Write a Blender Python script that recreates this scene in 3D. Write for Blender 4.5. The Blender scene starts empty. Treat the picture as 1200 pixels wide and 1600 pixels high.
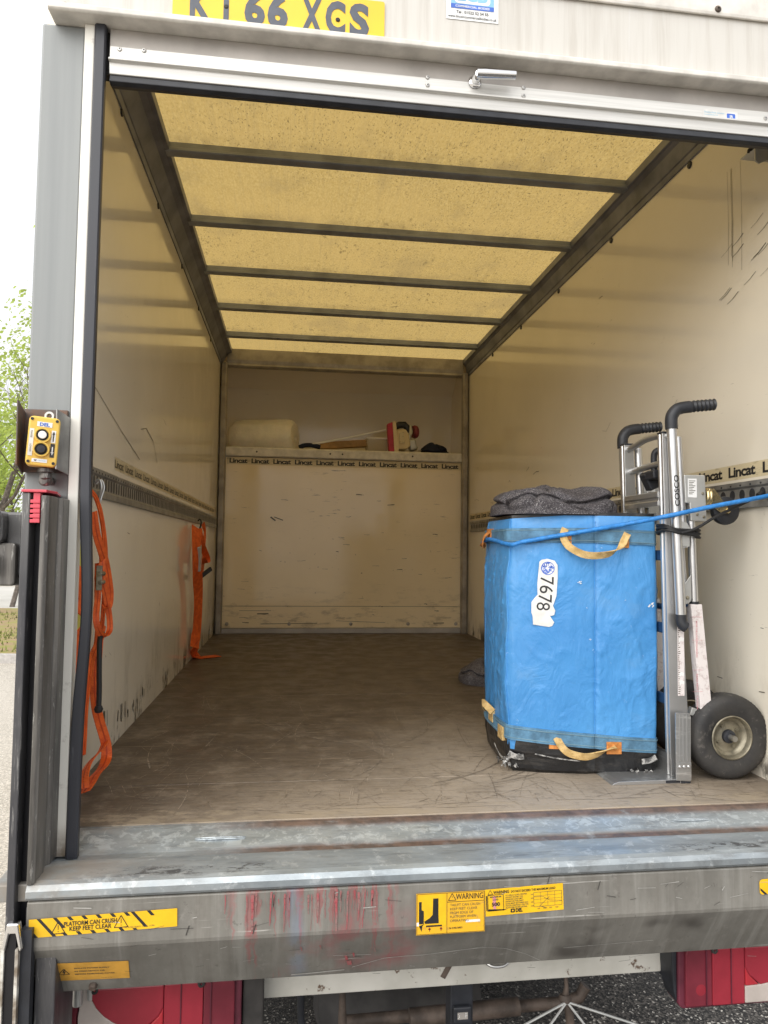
import bpy, bmesh, math, random
from mathutils import Vector, Matrix, noise
random.seed(7)
rad = math.radians
S = bpy.context.scene
# ------------------------------------------------------------------ camera
CF, CC = 1097.9, Vector((-.4221, -1.8306, .6844))
YAW, PIT, ROL = .1290, .0526, .0131
fw = Vector((math.sin(YAW)*math.cos(PIT), math.cos(YAW)*math.cos(PIT), math.sin(PIT)))
r0 = Vector((math.cos(YAW), -math.sin(YAW), 0)); u0 = r0.cross(fw)
cr = r0*math.cos(ROL)+u0*math.sin(ROL); cu = u0*math.cos(ROL)-r0*math.sin(ROL)
cam = bpy.data.cameras.new('camera'); camo = bpy.data.objects.new('camera', cam)
S.collection.objects.link(camo)
M = Matrix((cr, cu, -fw)).transposed().to_4x4(); M.translation = CC
camo.matrix_world = M
cam.sensor_width = 36; cam.sensor_fit = 'AUTO'; cam.lens = 36*CF/1600
cam.clip_start = .05; cam.clip_end = 3000
S.camera = camo
# ------------------------------------------------------------------ sky and sun (overcast)
w = bpy.data.worlds.new('World'); S.world = w; w.use_nodes = True
nt = w.node_tree; nt.nodes.clear()
sk = nt.nodes.new('ShaderNodeTexSky'); sk.sky_type = 'NISHITA'; sk.sun_disc = False
SUN_EL, SUN_AZ = rad(40), rad(225)
sk.sun_elevation = SUN_EL; sk.sun_rotation = SUN_AZ
sk.air_density = 1.6; sk.dust_density = 4; sk.ozone_density = 1
hs = nt.nodes.new('ShaderNodeHueSaturation'); hs.inputs['Saturation'].default_value = .12
bg = nt.nodes.new('ShaderNodeBackground'); bg.inputs['Strength'].default_value = .15
wo = nt.nodes.new('ShaderNodeOutputWorld')
cl = nt.nodes.new('ShaderNodeMix'); cl.data_type = 'RGBA'; cl.inputs[0].default_value = .8; cl.inputs[7].default_value = (6.4, 6.5, 6.7, 1)   # even cloud layer over the clear sky
nt.links.new(sk.outputs[0], hs.inputs['Color']); nt.links.new(hs.outputs[0], cl.inputs[6]); nt.links.new(cl.outputs[2], bg.inputs[0]); nt.links.new(bg.outputs[0], wo.inputs[0])
sl = bpy.data.lights.new('sun', 'SUN'); sl.energy = 2.7; sl.angle = rad(80); sl.color = (1, .96, .9)
so = bpy.data.objects.new('sun', sl); S.collection.objects.link(so)
sd = Vector((math.sin(SUN_AZ)*math.cos(SUN_EL), math.cos(SUN_AZ)*math.cos(SUN_EL), math.sin(SUN_EL)))
so.rotation_euler = sd.to_track_quat('Z', 'Y').to_euler()
S.view_settings.view_transform = 'Standard'; S.view_settings.look = 'None'
S.view_settings.gamma = 1; S.view_settings.exposure = .38
S.render.engine = 'CYCLES'
S.cycles.use_denoising = True; S.cycles.max_bounces = 14; S.cycles.diffuse_bounces = 8
S.cycles.sample_clamp_indirect = 6; S.cycles.caustics_reflective = False

# where a line of sight meets a plane of the place (plain measuring helpers)
def ray(px, py): return cr*(px-600)/CF - cu*(py-800)/CF + fw
def atX(px, py, v): d = ray(px, py); return CC + d*((v-CC.x)/d.x)
def atY(px, py, v): d = ray(px, py); return CC + d*((v-CC.y)/d.y)
def atZ(px, py, v): d = ray(px, py); return CC + d*((v-CC.z)/d.z)

# ------------------------------------------------------------------ materials
class G:
    def __init__(s, name, col=(.5, .5, .5), rough=.6, metal=0, spec=.5):
        s.m = bpy.data.materials.new(name); s.m.use_nodes = True
        s.t = s.m.node_tree; s.b = s.t.nodes['Principled BSDF']
        s.set('Base Color', (*col, 1)); s.set('Roughness', rough); s.set('Metallic', metal)
        s.set('Specular IOR Level', spec); s._o = None
    def n(s, t, **k):
        x = s.t.nodes.new('ShaderNode'+t)
        for a, v in k.items(): setattr(x, a, v)
        return x
    def put(s, sock, v):
        if isinstance(v, bpy.types.NodeSocket): s.t.links.new(v, sock)
        elif v is not None:
            if isinstance(v, (tuple, list)) and sock.type == 'RGBA' and len(v) == 3: v = (*v, 1)
            sock.default_value = v
    def set(s, k, v): s.put(s.b.inputs[k], v)
    @property
    def o(s):
        if s._o is None: s._o = s.n('TexCoord').outputs['Object']
        return s._o
    def mp(s, sc=(1, 1, 1), rot=(0, 0, 0), loc=(0, 0, 0), vec=None):
        x = s.n('Mapping'); s.put(x.inputs[0], vec or s.o)
        x.inputs['Scale'].default_value = sc; x.inputs['Rotation'].default_value = rot; x.inputs['Location'].default_value = loc
        return x.outputs[0]
    def noise(s, vec=None, scale=5, detail=4, rough=.55, dist=0):
        x = s.n('TexNoise'); s.put(x.inputs['Vector'], vec or s.o)
        x.inputs['Scale'].default_value = scale; x.inputs['Detail'].default_value = detail
        x.inputs['Roughness'].default_value = rough; x.inputs['Distortion'].default_value = dist
        return x.outputs['Fac']
    def vor(s, vec=None, scale=5, feature='F1', rnd=1):
        x = s.n('TexVoronoi', feature=feature); s.put(x.inputs['Vector'], vec or s.o)
        x.inputs['Scale'].default_value = scale; x.inputs['Randomness'].default_value = rnd
        return x.outputs['Distance']
    def ramp(s, f, lo, hi, a=0, b=1):
        x = s.n('MapRange', interpolation_type='SMOOTHSTEP'); s.put(x.inputs[0], f)
        for i, v in zip((1, 2, 3, 4), (lo, hi, a, b)): x.inputs[i].default_value = v
        return x.outputs[0]
    def ma(s, op, a, b=None):
        x = s.n('Math', operation=op); s.put(x.inputs[0], a)
        if b is not None: s.put(x.inputs[1], b)
        return x.outputs[0]
    def mul(s, a, b): return s.ma('MULTIPLY', a, b)
    def mix(s, f, a, b):
        x = s.n('Mix', data_type='RGBA'); s.put(x.inputs[0], f); s.put(x.inputs[6], a); s.put(x.inputs[7], b)
        return x.outputs[2]
    def xyz(s):
        x = s.n('SeparateXYZ'); s.put(x.inputs[0], s.o); return x.outputs
    def bump(s, h, st=.3, d=.01):
        x = s.n('Bump'); s.put(x.inputs['Height'], h); x.inputs['Strength'].default_value = st; x.inputs['Distance'].default_value = d
        s.set('Normal', x.outputs[0]); return s
    def col(s, c): s.set('Base Color', c); return s
    def band(s, f, lo, hi, soft=.02):
        return s.mul(s.ramp(f, lo-soft, lo+soft), s.ramp(f, hi-soft, hi+soft, 1, 0))

def plain(name, col, rough=.6, metal=0, var=.15, scale=12, spec=.5, bump=0, bs=60):
    g = G(name, col, rough, metal, spec)
    f = g.noise(None, scale, 5)
    d = tuple(c*(1-var) for c in col); l = tuple(min(1, c*(1+var)) for c in col)
    g.col(g.mix(g.ramp(f, .3, .7), d, l))
    if bump: g.bump(g.noise(None, bs, 4), bump, .004)
    return g

MAT = {}
# glossy cream lining of the load space
def lining(name, base, scuff=.6):
    g = G(name, base, .2, 0, .5)
    x, y, z = g.xyz()
    c = g.mix(g.ramp(g.noise(None, 1.6, 4), .3, .7), tuple(v*.93 for v in base), base)
    low = g.ramp(z, 0, .5, 1, .0)
    dirt = g.mul(g.ramp(g.noise(g.mp((1, 1, .35) if scuff < .9 else (1, 1, 3)), 7, 8, .68), .5, .68), .5)
    c = g.mix(g.mul(dirt, low), c, (.22, .17, .11))
    sc = g.ramp(g.noise(g.mp((3, 3, 26), (rad(8 if scuff < .9 else 0), 0, 0)), 2.2, 6, .7), .66 if scuff < .9 else .60, .71)
    msk = g.ramp(g.noise(None, 1.9, 3), .48, .62)
    c = g.mix(g.mul(g.mul(sc, msk), scuff), c, (.10, .075, .05))
    spk = g.ramp(g.noise(None, 26, 4, .6), .69, .73)
    c = g.mix(g.mul(g.mul(spk, g.ramp(z, 0, 1.1, 1, .12)), scuff*.9), c, (.09, .065, .04))
    foot = g.mul(g.ramp(z, .01, .16, 1, 0), g.ramp(g.noise(g.mp((1, 1, .5)), 5.5, 7, .7), .52, .6))
    c = g.mix(g.mul(foot, .85 if scuff < .9 else .12), c, (.035, .028, .02))
    g.col(c); g.set('Roughness', g.ramp(g.noise(None, 6, 5), .3, .75, .06, .17))
    g.bump(g.noise(None, 1.6, 1), .03, .008)
    return g
MAT['lining'] = lining('cream_lining', (.85, .79, .67))
MAT['bulkhead'] = lining('bulkhead_ply', (.90, .765, .53), 1.0)
# floor: brown worn phenolic ply
g = G('floor_ply', (.12, .09, .065), .5)
x, y, z = g.xyz()
c = g.mix(g.ramp(g.noise(g.mp((1, 1.25, 1)), 3.4, 8, .68), .3, .7), (.074, .055, .041), (.11, .085, .064))
haz = g.ma('ADD', y, g.mul(g.ma('ABSOLUTE', g.ma('SUBTRACT', x, .28)), .95))
wearf = g.ramp(g.ma('ADD', haz, g.mul(g.noise(g.mp((1, 1, 1), (0, 0, 0), (2, 8, 1)), 2.3, 6, .65), 1.1)), .70, 2.05, 1, 0)
c = g.mix(g.mul(wearf, .9), c, (.40, .335, .262))
grn = g.noise(g.mp((3, 90, 1)), 1.6, 7, .7)
c = g.mix(g.mul(g.ramp(grn, .52, .68), .55), c, (.07, .054, .042)); c = g.mix(g.mul(g.ramp(grn, .32, .46, 1, 0), .3), c, (.36, .30, .24))
mot = g.noise(g.mp((1, 1, 1), (0, 0, 0), (6, 6, 0)), 19, 8, .75)
c = g.mix(g.mul(g.ramp(mot, .52, .66), .45), c, (.075, .058, .045))
dust = g.mul(g.ramp(g.noise(g.mp((1, 1.15, 1)), 7, 9, .78), .48, .66), g.ramp(y, .15, 2.2, 1, .1))
c = g.mix(g.mul(dust, .5), c, (.36, .30, .235))
for k, (sc, ro, th) in enumerate((((2, 60, 1), 22, .655), ((2, 70, 1), -38, .66), ((1.5, 80, 1), 4, .65), ((2, 55, 1), 65, .66), ((2, 65, 1), 100, .66))):
    s_ = g.ramp(g.noise(g.mp(sc, (0, 0, rad(ro)), (k*3.1, k, 0)), 1.6, 5, .6, .25), th-.02, th+.03)
    mk = g.ramp(g.noise(g.mp((1, 1, 1), (0, 0, 0), (k*7, 2, 1)), 2.2, 2), .36, .55)
    c = g.mix(g.mul(g.mul(s_, mk), .85), c, (.36, .295, .225) if k != 3 else (.03, .025, .02))
chip = g.mul(g.ramp(g.ma('ADD', g.noise(g.mp((1, 2.2, 1)), 6, 9, .72), g.ramp(y, 0, .2, .095, -.10)), .555, .64), g.ramp(y, .05, .5, 1, .0))
c = g.mix(g.mul(chip, .75), c, (.36, .295, .215))
dk = g.ramp(g.noise(g.mp((1, 1, 1), (0, 0, 0), (9, 4, 0)), 2.2, 7, .7), .54, .74)
c = g.mix(g.mul(dk, .4), c, (.045, .035, .027))
g.col(c); g.set('Roughness', g.ramp(g.noise(None, 9, 5), .3, .7, .36, .62)); g.bump(g.noise(g.mp((1, 3, 1)), 40, 5), .25, .003)
MAT['floor'] = g
g = G('floor_scratch', (.3, .25, .19), .6)
g.col(g.mix(g.ramp(g.noise(None, 34, 5, .75), .42, .6), (.17, .135, .10), (.46, .39, .31))); MAT['scr'] = g
MAT['scrd'] = plain('floor_gouge', (.14, .113, .09), .6, 0, .35, 30)
# translucent roof sheet
g = G('roof_grp', (.7, .5, .2), .5)
x, y, z = g.xyz()
f1 = g.ramp(g.noise(g.mp((1, .4, 1)), 120, 5, .8), .3, .72)
c = g.mix(f1, (.42, .285, .088), (.585, .425, .165))
c = g.mix(g.mul(g.ramp(g.noise(None, 2.2, 4), .35, .7), .5), c, (.54, .375, .135))
blot = g.mul(g.ramp(g.noise(g.mp((1.25, .6, 1), (0, 0, rad(-25))), 125, 3, .6), .585, .66), g.ramp(g.ma('ADD', g.noise(None, 1.6, 3), g.mul(x, .10)), .30, .52))
c = g.mix(g.mul(blot, .7), c, (.07, .05, .025))
fr_ = g.ma('ABSOLUTE', g.ma('SUBTRACT', g.ma('FRACT', g.ma('ADD', g.mul(g.ma('SUBTRACT', y, .975), 1/.613), 10.5)), .5))
ribd = g.mul(g.ramp(fr_, .03, .20, 1, 0), g.ramp(g.noise(g.mp((3, 1, 1)), 5, 7, .7), .35, .65))
c = g.mix(g.mul(ribd, .5), c, (.24, .17, .07))
stn = g.ramp(g.noise(g.mp((1, .7, 1), (0, 0, 0), (5, 1, 0)), 2.6, 7, .7), .52, .66)
c = g.mix(g.mul(stn, .35), c, (.30, .22, .10))
blo2 = g.mul(g.ramp(g.noise(g.mp((1.2, .5, 1), (0, 0, rad(-25)), (3, 3, 0)), 44, 4, .6), .60, .66), g.mul(g.ramp(y, .9, 2), g.ramp(g.noise(None, 2.5, 3), .38, .6)))
c = g.mix(g.mul(blo2, .7), c, (.12, .085, .035))
strk = g.ramp(g.noise(g.mp((60, 1.5, 1)), 1.5, 6, .75), .45, .75)
c = g.mix(g.mul(strk, .45), c, (.34, .25, .11))
sp2 = g.ramp(g.noise(None, 190, 3), .63, .69)
c = g.mix(g.mul(sp2, .5), c, (.3, .2, .09))
tr = g.n('BsdfTranslucent'); g.put(tr.inputs[0], c)
df = g.n('BsdfDiffuse'); g.put(df.inputs[0], g.mix(.5, c, (.30, .24, .13)))
ms = g.n('MixShader'); ms.inputs[0].default_value = .42
g.t.links.new(tr.outputs[0], ms.inputs[1]); g.t.links.new(df.outputs[0], ms.inputs[2])
g.t.links.new(ms.outputs[0], g.t.nodes['Material Output'].inputs[0])
MAT['roof'] = g
MAT['barmetal'] = plain('roof_bar_alloy', (.29, .315, .37), .42, .5, .2, 8)
MAT['cant'] = plain('cant_rail_alloy', (.19, .20, .245), .45, .35, .25, 7)
MAT['corner'] = plain('corner_post_alloy', (.33, .30, .26), .45, .35, .25, 9)
# grey door post
g = plain('grey_post', (.40, .42, .42), .5, .2, .08, 4)
x, y, z = g.xyz()
st = g.ramp(g.noise(g.mp((30, 30, .8)), 1.2, 5), .35, .75)
gr = g.mul(g.ramp(z, .55, 1.05, 1, 0), g.ramp(g.noise(g.mp((6, 6, 1.5)), 2, 6, .65), .4, .7))
c = g.mix(g.mul(st, .4), (.245, .257, .257), (.175, .187, .192))
c = g.mix(g.mul(gr, .7), c, (.12, .105, .09))
g.col(c); MAT['post'] = g
g = plain('white_strip', (.78, .76, .70), .45, 0, .04, 5)
z = g.xyz()[2]
g.col(g.mix(g.mul(g.ramp(z, -.02, .06, 1, 0), g.ramp(g.noise(None, 20, 5), .3, .6)), g.mix(g.mul(g.ramp(g.noise(None, 18, 6, .7), .6, .7), .5), (.78, .76, .70), (.45, .42, .37)), (.2, .16, .12)))
MAT['strip'] = g
MAT['rubber'] = plain('black_rubber', (.022, .024, .03), .5, 0, .25, 20)
g = plain('seal_rubber', (.035, .038, .047), .42, 0, .2, 25)
g.col(g.mix(g.ramp(g.noise(g.mp((40, 40, 3)), 1, 5, .7), .6, .72), (.031, .033, .042), (.11, .112, .122)))
MAT['seal'] = g
# header: dirty white GRP with run marks
g = G('header_white', (.75, .72, .66), .42)
x, y, z = g.xyz()
run = g.ramp(g.noise(g.mp((26, 1, 1.1)), 1.6, 7, .7), .42, .72)
c = g.mix(g.mul(run, .5), (.60, .58, .54), (.44, .405, .355))
c = g.mix(g.mul(g.ramp(g.noise(g.mp((45, 1, 2.2)), 1, 4), .6, .72), .35), c, (.66, .66, .65))
c = g.mix(g.mul(g.ramp(z, 1.94, 1.985, 1, 0), g.ramp(g.noise(None, 16, 6, .7), .35, .65)), c, (.47, .42, .36))
g.col(c); g.bump(g.noise(g.mp((30, 1, 2)), 3, 4), .05, .004); MAT['header'] = g
g = plain('lip_white', (.66, .63, .58), .5, 0, .14, 18)
MAT['lip'] = g
g = plain('brushed_alloy', (.70, .69, .66), .38, .25, .05, 5)
st = g.noise(g.mp((1.5, 60, 60)), 2, 4)
g.col(g.mix(g.ramp(st, .3, .7), (.64, .63, .60), (.76, .75, .72))); g.bump(st, .05, .002); MAT['alloy'] = g
g = plain('dull_alloy', (.42, .39, .36), .5, .3, .15, 6); MAT['dull'] = g
# galvanised sill with rust
g = G('sill_steel', (.4, .42, .43), .4, .55)
x, y, z = g.xyz()
c = g.mix(g.ramp(g.noise(g.mp((1, 4, 1)), 6, 7, .65), .3, .7), (.27, .305, .33), (.42, .465, .49))
c = g.mix(g.mul(g.ramp(g.noise(g.mp((2, 2, 2), (0, 0, .6)), 14, 6, .7), .55, .64), .6), c, (.58, .62, .64))
spn = g.mul(g.ramp(g.noise(g.mp((1, 1.3, 1), (0, 0, .4), (2, 2, 2)), 30, 6, .7, .8), .5, .58), g.band(y, -.085, -.01, .01))
c = g.mix(g.mul(spn, .65), c, (.60, .66, .69))
c = g.mix(g.mul(g.ramp(g.noise(g.mp((1, 6, 1), (0, 0, 0), (1, 5, 2)), 9, 7, .72), .52, .68), .55), c, (.17, .18, .185))
mid = g.ramp(x, -.72, -.42)
r1 = g.mul(g.ramp(g.noise(g.mp((1, 2.5, 1)), 5, 8, .75), .27, .43), g.mul(g.band(y, -.034, .01, .012), mid))
r2 = g.mul(g.ramp(g.noise(g.mp((.7, 1, 1)), 7, 7, .7), .28, .5), g.mul(g.band(y, -.135, -.092, .009), mid))
rust = g.mix(g.ramp(g.noise(None, 30, 6, .7), .35, .65), (.05, .026, .018), (.135, .075, .05))
rm = g.ma('MAXIMUM', r1, r2)
c = g.mix(g.mul(rm, .92), c, rust)
dirt = g.mul(g.ramp(g.noise(g.mp((1, 1.5, 1), (0, 0, 0), (3, 1, 2)), 5, 7, .65), .4, .62), g.ramp(x, -.98, -.55, 1, .12))
c = g.mix(g.mul(dirt, .8), c, (.26, .215, .165))
pt = g.mul(g.ramp(g.noise(g.mp((1, 2, 1)), 26, 6, .75, .6), .52, .57), g.mul(g.band(y, -.232, -.19, .012), g.ma('MAXIMUM', g.band(x, -.80, -.46, .09), g.ramp(x, .42, .6))))
c = g.mix(g.mul(pt, .8), c, (.055, .055, .06))
g.col(c); g.set('Metallic', g.ma('SUBTRACT', .5, g.mul(g.ma('MAXIMUM', rm, dirt), .5)))
g.set('Roughness', g.ramp(g.noise(None, 12, 5), .3, .7, .3, .5)); g.bump(g.noise(None, 60, 5), .12, .003); MAT['sill'] = g
# rear cover: grey painted steel with red paint runs, smears and scuffs
g = G('cover_steel', (.3, .29, .27), .45, .35)
x, y, z = g.xyz()
c = g.mix(g.ramp(g.noise(g.mp((1.5, 1, 1)), 4, 8, .68), .3, .7), (.18, .172, .153), (.275, .262, .235))
st = g.ramp(g.noise(g.mp((14, 1, .7)), 2.4, 6, .65), .5, .72)
c = g.mix(g.mul(st, .35), c, (.42, .41, .38))
c = g.mix(g.mul(g.ramp(g.noise(g.mp((20, 1, 1.2), (0, 0, 0), (3, 0, 5)), 1.7, 7, .72), .48, .7), .28), c, (.125, .108, .09))
c = g.mix(g.mul(g.ramp(g.noise(g.mp((1, 1, 1), (0, 0, 0), (8, 0, 5)), 22, 8, .75), .56, .7), .4), c, (.36, .34, .31))
sm = g.mul(g.ramp(g.noise(g.mp((1, 1, 1.2), (0, 0, 0), (4, 2, 1)), 6, 3, .5), .52, .68), g.ma('MULTIPLY', g.ramp(z, -.19, -.15, 1, 0), g.ramp(x, .05, .25, .25, 1)))
c = g.mix(g.mul(sm, .75), c, (.07, .062, .055))
wdist = g.noise(g.mp((1, 1, 3)), 14, 2)
xd = g.ma('ADD', x, g.mul(g.ma('SUBTRACT', wdist, .5), .02))
cb = g.n('CombineXYZ'); g.put(cb.inputs[0], xd); g.put(cb.inputs[2], g.mul(z, .06))
dr = g.noise(cb.outputs[0], 42, 3, .6)
topf = g.ramp(z, -.27, -.07, -.05, .075)
drm = g.mul(g.ramp(g.ma('ADD', dr, topf), .54, .64), g.band(x, -.54, -.18, .03))
drm = g.mul(drm, g.ramp(g.noise(g.mp((3, 1, 5)), 9, 5, .7), .3, .5))
c = g.mix(g.mul(drm, .45), c, (.40, .06, .07))
hz = g.mul(g.ramp(g.noise(None, 9, 4), .45, .7), g.mul(g.band(x, -.42, -.12, .05), g.band(z, -.26, -.12, .04)))
c = g.mix(g.mul(hz, .7), c, (.34, .11, .115))
bl = g.mul(g.ramp(g.noise(g.mp((1, 1, .2)), 30, 4), .3, .6), g.band(g.ma('ADD', x, g.mul(z, .08)), -.425, -.395, .014))
c = g.mix(g.mul(bl, .4), c, (.28, .35, .47))
for k, (rot, th) in enumerate(((8, .70), (-14, .71), (75, .715))):
    s_ = g.ramp(g.noise(g.mp((2.2, 1, 75), (0, rad(rot), 0), (k*2.3, 0, k)), 1.5, 4, .5, .35), th-.01, th+.02)
    c = g.mix(g.mul(g.mul(s_, g.ramp(g.noise(g.mp((1, 1, 1), (0, 0, 0), (k, 5, 2)), 4, 2), .46, .6)), .75), c, (.66, .64, .6))
spk = g.ramp(g.noise(None, 70, 3), .68, .72)
c = g.mix(g.mul(spk, .4), c, (.1, .09, .08))
g.col(c); g.set('Metallic', .25); g.set('Roughness', g.ramp(g.noise(None, 9, 5), .3, .7, .36, .55)); g.bump(g.noise(None, 5, 3), .08, .01); MAT['cover'] = g
g = plain('galv_rail', (.30, .30, .29), .42, .55, .25, 14); MAT['tierail'] = g
g = G('black_steel', (.03, .03, .033), .42, .2)
x, y, z = g.xyz()
c = g.mix(g.ramp(g.noise(g.mp((8, 8, 1.2)), 4, 6, .7), .35, .7), (.05, .05, .056), (.095, .093, .095))
c = g.mix(g.mul(g.ramp(z, .55, .8), .45), c, (.20, .195, .185))
c = g.mix(g.mul(g.ramp(g.noise(g.mp((60, 20, 3)), 2.5, 6, .75), .57, .66), .55), c, (.42, .41, .39)); g.col(c); MAT['column'] = g
g = G('worn_column', (.15, .145, .135), .4, .4)
c = g.mix(g.ramp(g.noise(g.mp((14, 6, .8)), 2, 6, .65), .3, .7), (.05, .047, .045), (.24, .225, .205))
c = g.mix(g.mul(g.ramp(g.noise(g.mp((40, 30, 6)), 3, 6, .75), .58, .66), .6), c, (.45, .44, .41)); g.col(c); MAT['worncol'] = g
g = G('rusty_bracket', (.14, .10, .08), .6, .3)
g.col(g.mix(g.ramp(g.noise(None, 22, 6, .7), .4, .62), (.115, .105, .10), (.17, .10, .07))); MAT['bracket'] = g
MAT['chrome'] = G('chrome', (.85, .85, .86), .12, 1)
MAT['darkgap'] = plain('dark_channel', (.008, .008, .011), .35, 0)
MAT['red'] = plain('red_plastic', (.62, .07, .10), .35, 0, .1)
MAT['yellow'] = plain('yellow_box', (.78, .52, .10), .35, 0, .08, 15)
MAT['yellowst'] = plain('yellow_vinyl', (.80, .47, .015), .42, 0, .08, 30)
g = plain('worn_vinyl', (.70, .38, .03), .5, 0, .12, 25)
g.col(g.mix(g.mul(g.ramp(g.noise(None, 60, 6, .7), .55, .68), .6), (.78, .43, .02), (.42, .26, .08))); MAT['wornst'] = g
MAT['oldst'] = plain('old_vinyl', (.62, .33, .055), .5, 0, .12, 40)
MAT['plate'] = plain('plate_yellow', (.83, .53, .02), .3, 0, .04, 9)
MAT['ink'] = plain('black_ink', (.02, .02, .022), .45, 0)
MAT['greyink'] = plain('faded_ink', (.10, .085, .06), .5, 0)
MAT['plateink'] = plain('plate_ink', (.075, .085, .11), .4, 0, .15, 30)
MAT['blueink'] = plain('blue_ink', (.05, .14, .55), .45, 0)
MAT['skyink'] = plain('pale_blue_ink', (.25, .50, .66), .45, 0)
MAT['white'] = plain('white_paper', (.80, .80, .79), .5, 0, .04)
MAT['paper'] = plain('grubby_paper', (.74, .73, .70), .5, 0, .10, 40)
MAT['blueplastic'] = plain('blue_sheet', (.05, .2, .5), .4)
g = G('tape_cream', (.62, .52, .33), .45)
g.col(g.mix(g.mul(g.ramp(g.noise(g.mp((1, 1, 4)), 12, 6, .7), .52, .66), .6), (.64, .55, .36), (.30, .24, .14))); MAT['tape'] = g
# blue cover
g = G('blue_pvc', (.08, .32, .72), .36)
c = g.mix(g.ramp(g.noise(None, 3, 4), .3, .7), (.055, .25, .575), (.08, .315, .67))
c = g.mix(g.mul(g.ramp(g.noise(None, 34, 6, .75), .66, .71), .7), c, (.45, .62, .85))
c = g.mix(g.mul(g.ramp(g.noise(g.mp((1, 1, 3), (0, .7, 0)), 10, 7, .75), .64, .74), .25), c, (.22, .46, .80))
c = g.mix(g.mul(g.ramp(g.noise(g.mp((1, 1, 1.4)), 4.5, 8, .72), .5, .7), .30), c, (.16, .33, .55))
c = g.mix(g.mul(g.ramp(g.noise(g.mp((1, 1, 1), (0, 0, 0), (3, 3, 3)), 11, 8, .75), .58, .7), .35), c, (.05, .16, .34))
wv = g.ma('MULTIPLY', g.ma('SINE', g.mul(g.xyz()[2], 1500)), g.ma('SINE', g.mul(g.ma('ADD', g.xyz()[0], g.xyz()[1]), 1500)))
g.col(c); g.bump(g.ma('ADD', g.noise(g.mp((1, 1, .6), (.5, .5, .3)), 9, 5, .6, 1.4), g.ma('ADD', g.mul(g.noise(None, 70, 3), .10), g.mul(wv, .012))), .5, .016); g.set('Roughness', g.ramp(g.noise(None, 8, 4), .3, .7, .3, .48)); MAT['blue'] = g
MAT['bluerope'] = plain('blue_rope', (.03, .22, .60), .5, 0, .2, 60, bump=.5, bs=150)
g = plain('teal_webbing', (.09, .21, .33), .7, 0, .3, 30, bump=.4, bs=220); MAT['web'] = g
MAT['webline'] = plain('webbing_stitch', (.17, .27, .32), .7, 0)
g = plain('tan_webbing', (.55, .37, .15), .85, 0, .3, 45, bump=.6, bs=260)
g.col(g.mix(g.mul(g.ramp(g.noise(None, 24, 7, .75), .5, .68), .55), g.mix(g.ramp(g.noise(None, 50, 5), .35, .65), (.46, .30, .11), (.66, .46, .20)), (.26, .18, .10))); MAT['tan'] = g
g = plain('orange_patch', (.62, .24, .06), .8, 0, .3, 60, bump=.5, bs=260); MAT['patch'] = g
g = G('black_base', (.02, .02, .02), .35)
g.col(g.mix(g.ramp(g.noise(g.mp((1, 1, 3)), 9, 6, .7), .5, .7), (.012, .012, .013), (.05, .046, .042))); g.bump(g.noise(None, 22, 5), .5, .006); MAT['base'] = g
g = G('torn_tape', (.3, .3, .29), .35)
g.col(g.mix(g.ramp(g.noise(None, 45, 6, .75), .42, .6), (.10, .10, .10), (.52, .51, .49))); g.bump(g.noise(None, 60, 4), .7, .006); MAT['torn'] = g
# felt blanket
g = G('felt', (.12, .12, .13), .95, 0, .1)
fib = g.noise(g.mp((1, 1, 1)), 210, 4, .8, .8)
c = g.mix(g.ramp(fib, .47, .6), (.075, .07, .078), (.19, .175, .185))
c = g.mix(g.ramp(g.noise(g.mp((1, 1.7, 1.3), (.6, .4, 1)), 130, 3, .7, 2.2), .555, .64), c, (.50, .48, .48))
c = g.mix(g.mul(g.ramp(g.noise(None, 9, 4), .4, .7), .4), c, (.06, .05, .05))
g.col(c); g.bump(fib, .9, .008); MAT['felt'] = g
# hand truck
g = plain('truck_alloy', (.60, .60, .60), .3, .85, .06, 10); MAT['talloy'] = g
g = plain('plate_alloy', (.50, .50, .49), .35, .8, .15, 14)
g.col(g.mix(g.ramp(g.noise(g.mp((3, 3, 22)), 3, 6, .7), .52, .66), (.46, .46, .455), (.66, .66, .65))); MAT['palloy'] = g
MAT['sheet'] = plain('zinc_sheet', (.52, .52, .50), .42, .5, .08, 12)
g = plain('tyre_rubber', (.03, .03, .031), .7, 0, .3, 9)
g.col(g.mix(g.mul(g.ramp(g.noise(None, 45, 6, .7), .56, .7), .5), g.mix(g.ramp(g.noise(None, 12, 4), .3, .7), (.022, .022, .024), (.05, .047, .044)), (.17, .155, .14))); g.bump(g.noise(None, 90, 3), .2, .003); MAT['tyre'] = g
g = plain('zinc_rim', (.27, .245, .185), .42, .6, .4, 26); MAT['rim'] = g
MAT['gold'] = plain('yellow_zinc', (.58, .47, .26), .25, .9, .12, 15)
MAT['darkblue'] = plain('blue_slat', (.025, .07, .16), .45, .2, .2)
g = plain('label_pink', (.70, .62, .61), .5, 0, .08, 30)
g.col(g.mix(g.mul(g.ramp(g.noise(None, 50, 6, .7), .5, .66), .7), (.74, .69, .68), (.45, .36, .35))); MAT['pinklabel'] = g
MAT['pink'] = plain('pink_print', (.62, .25, .28), .5)
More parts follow.
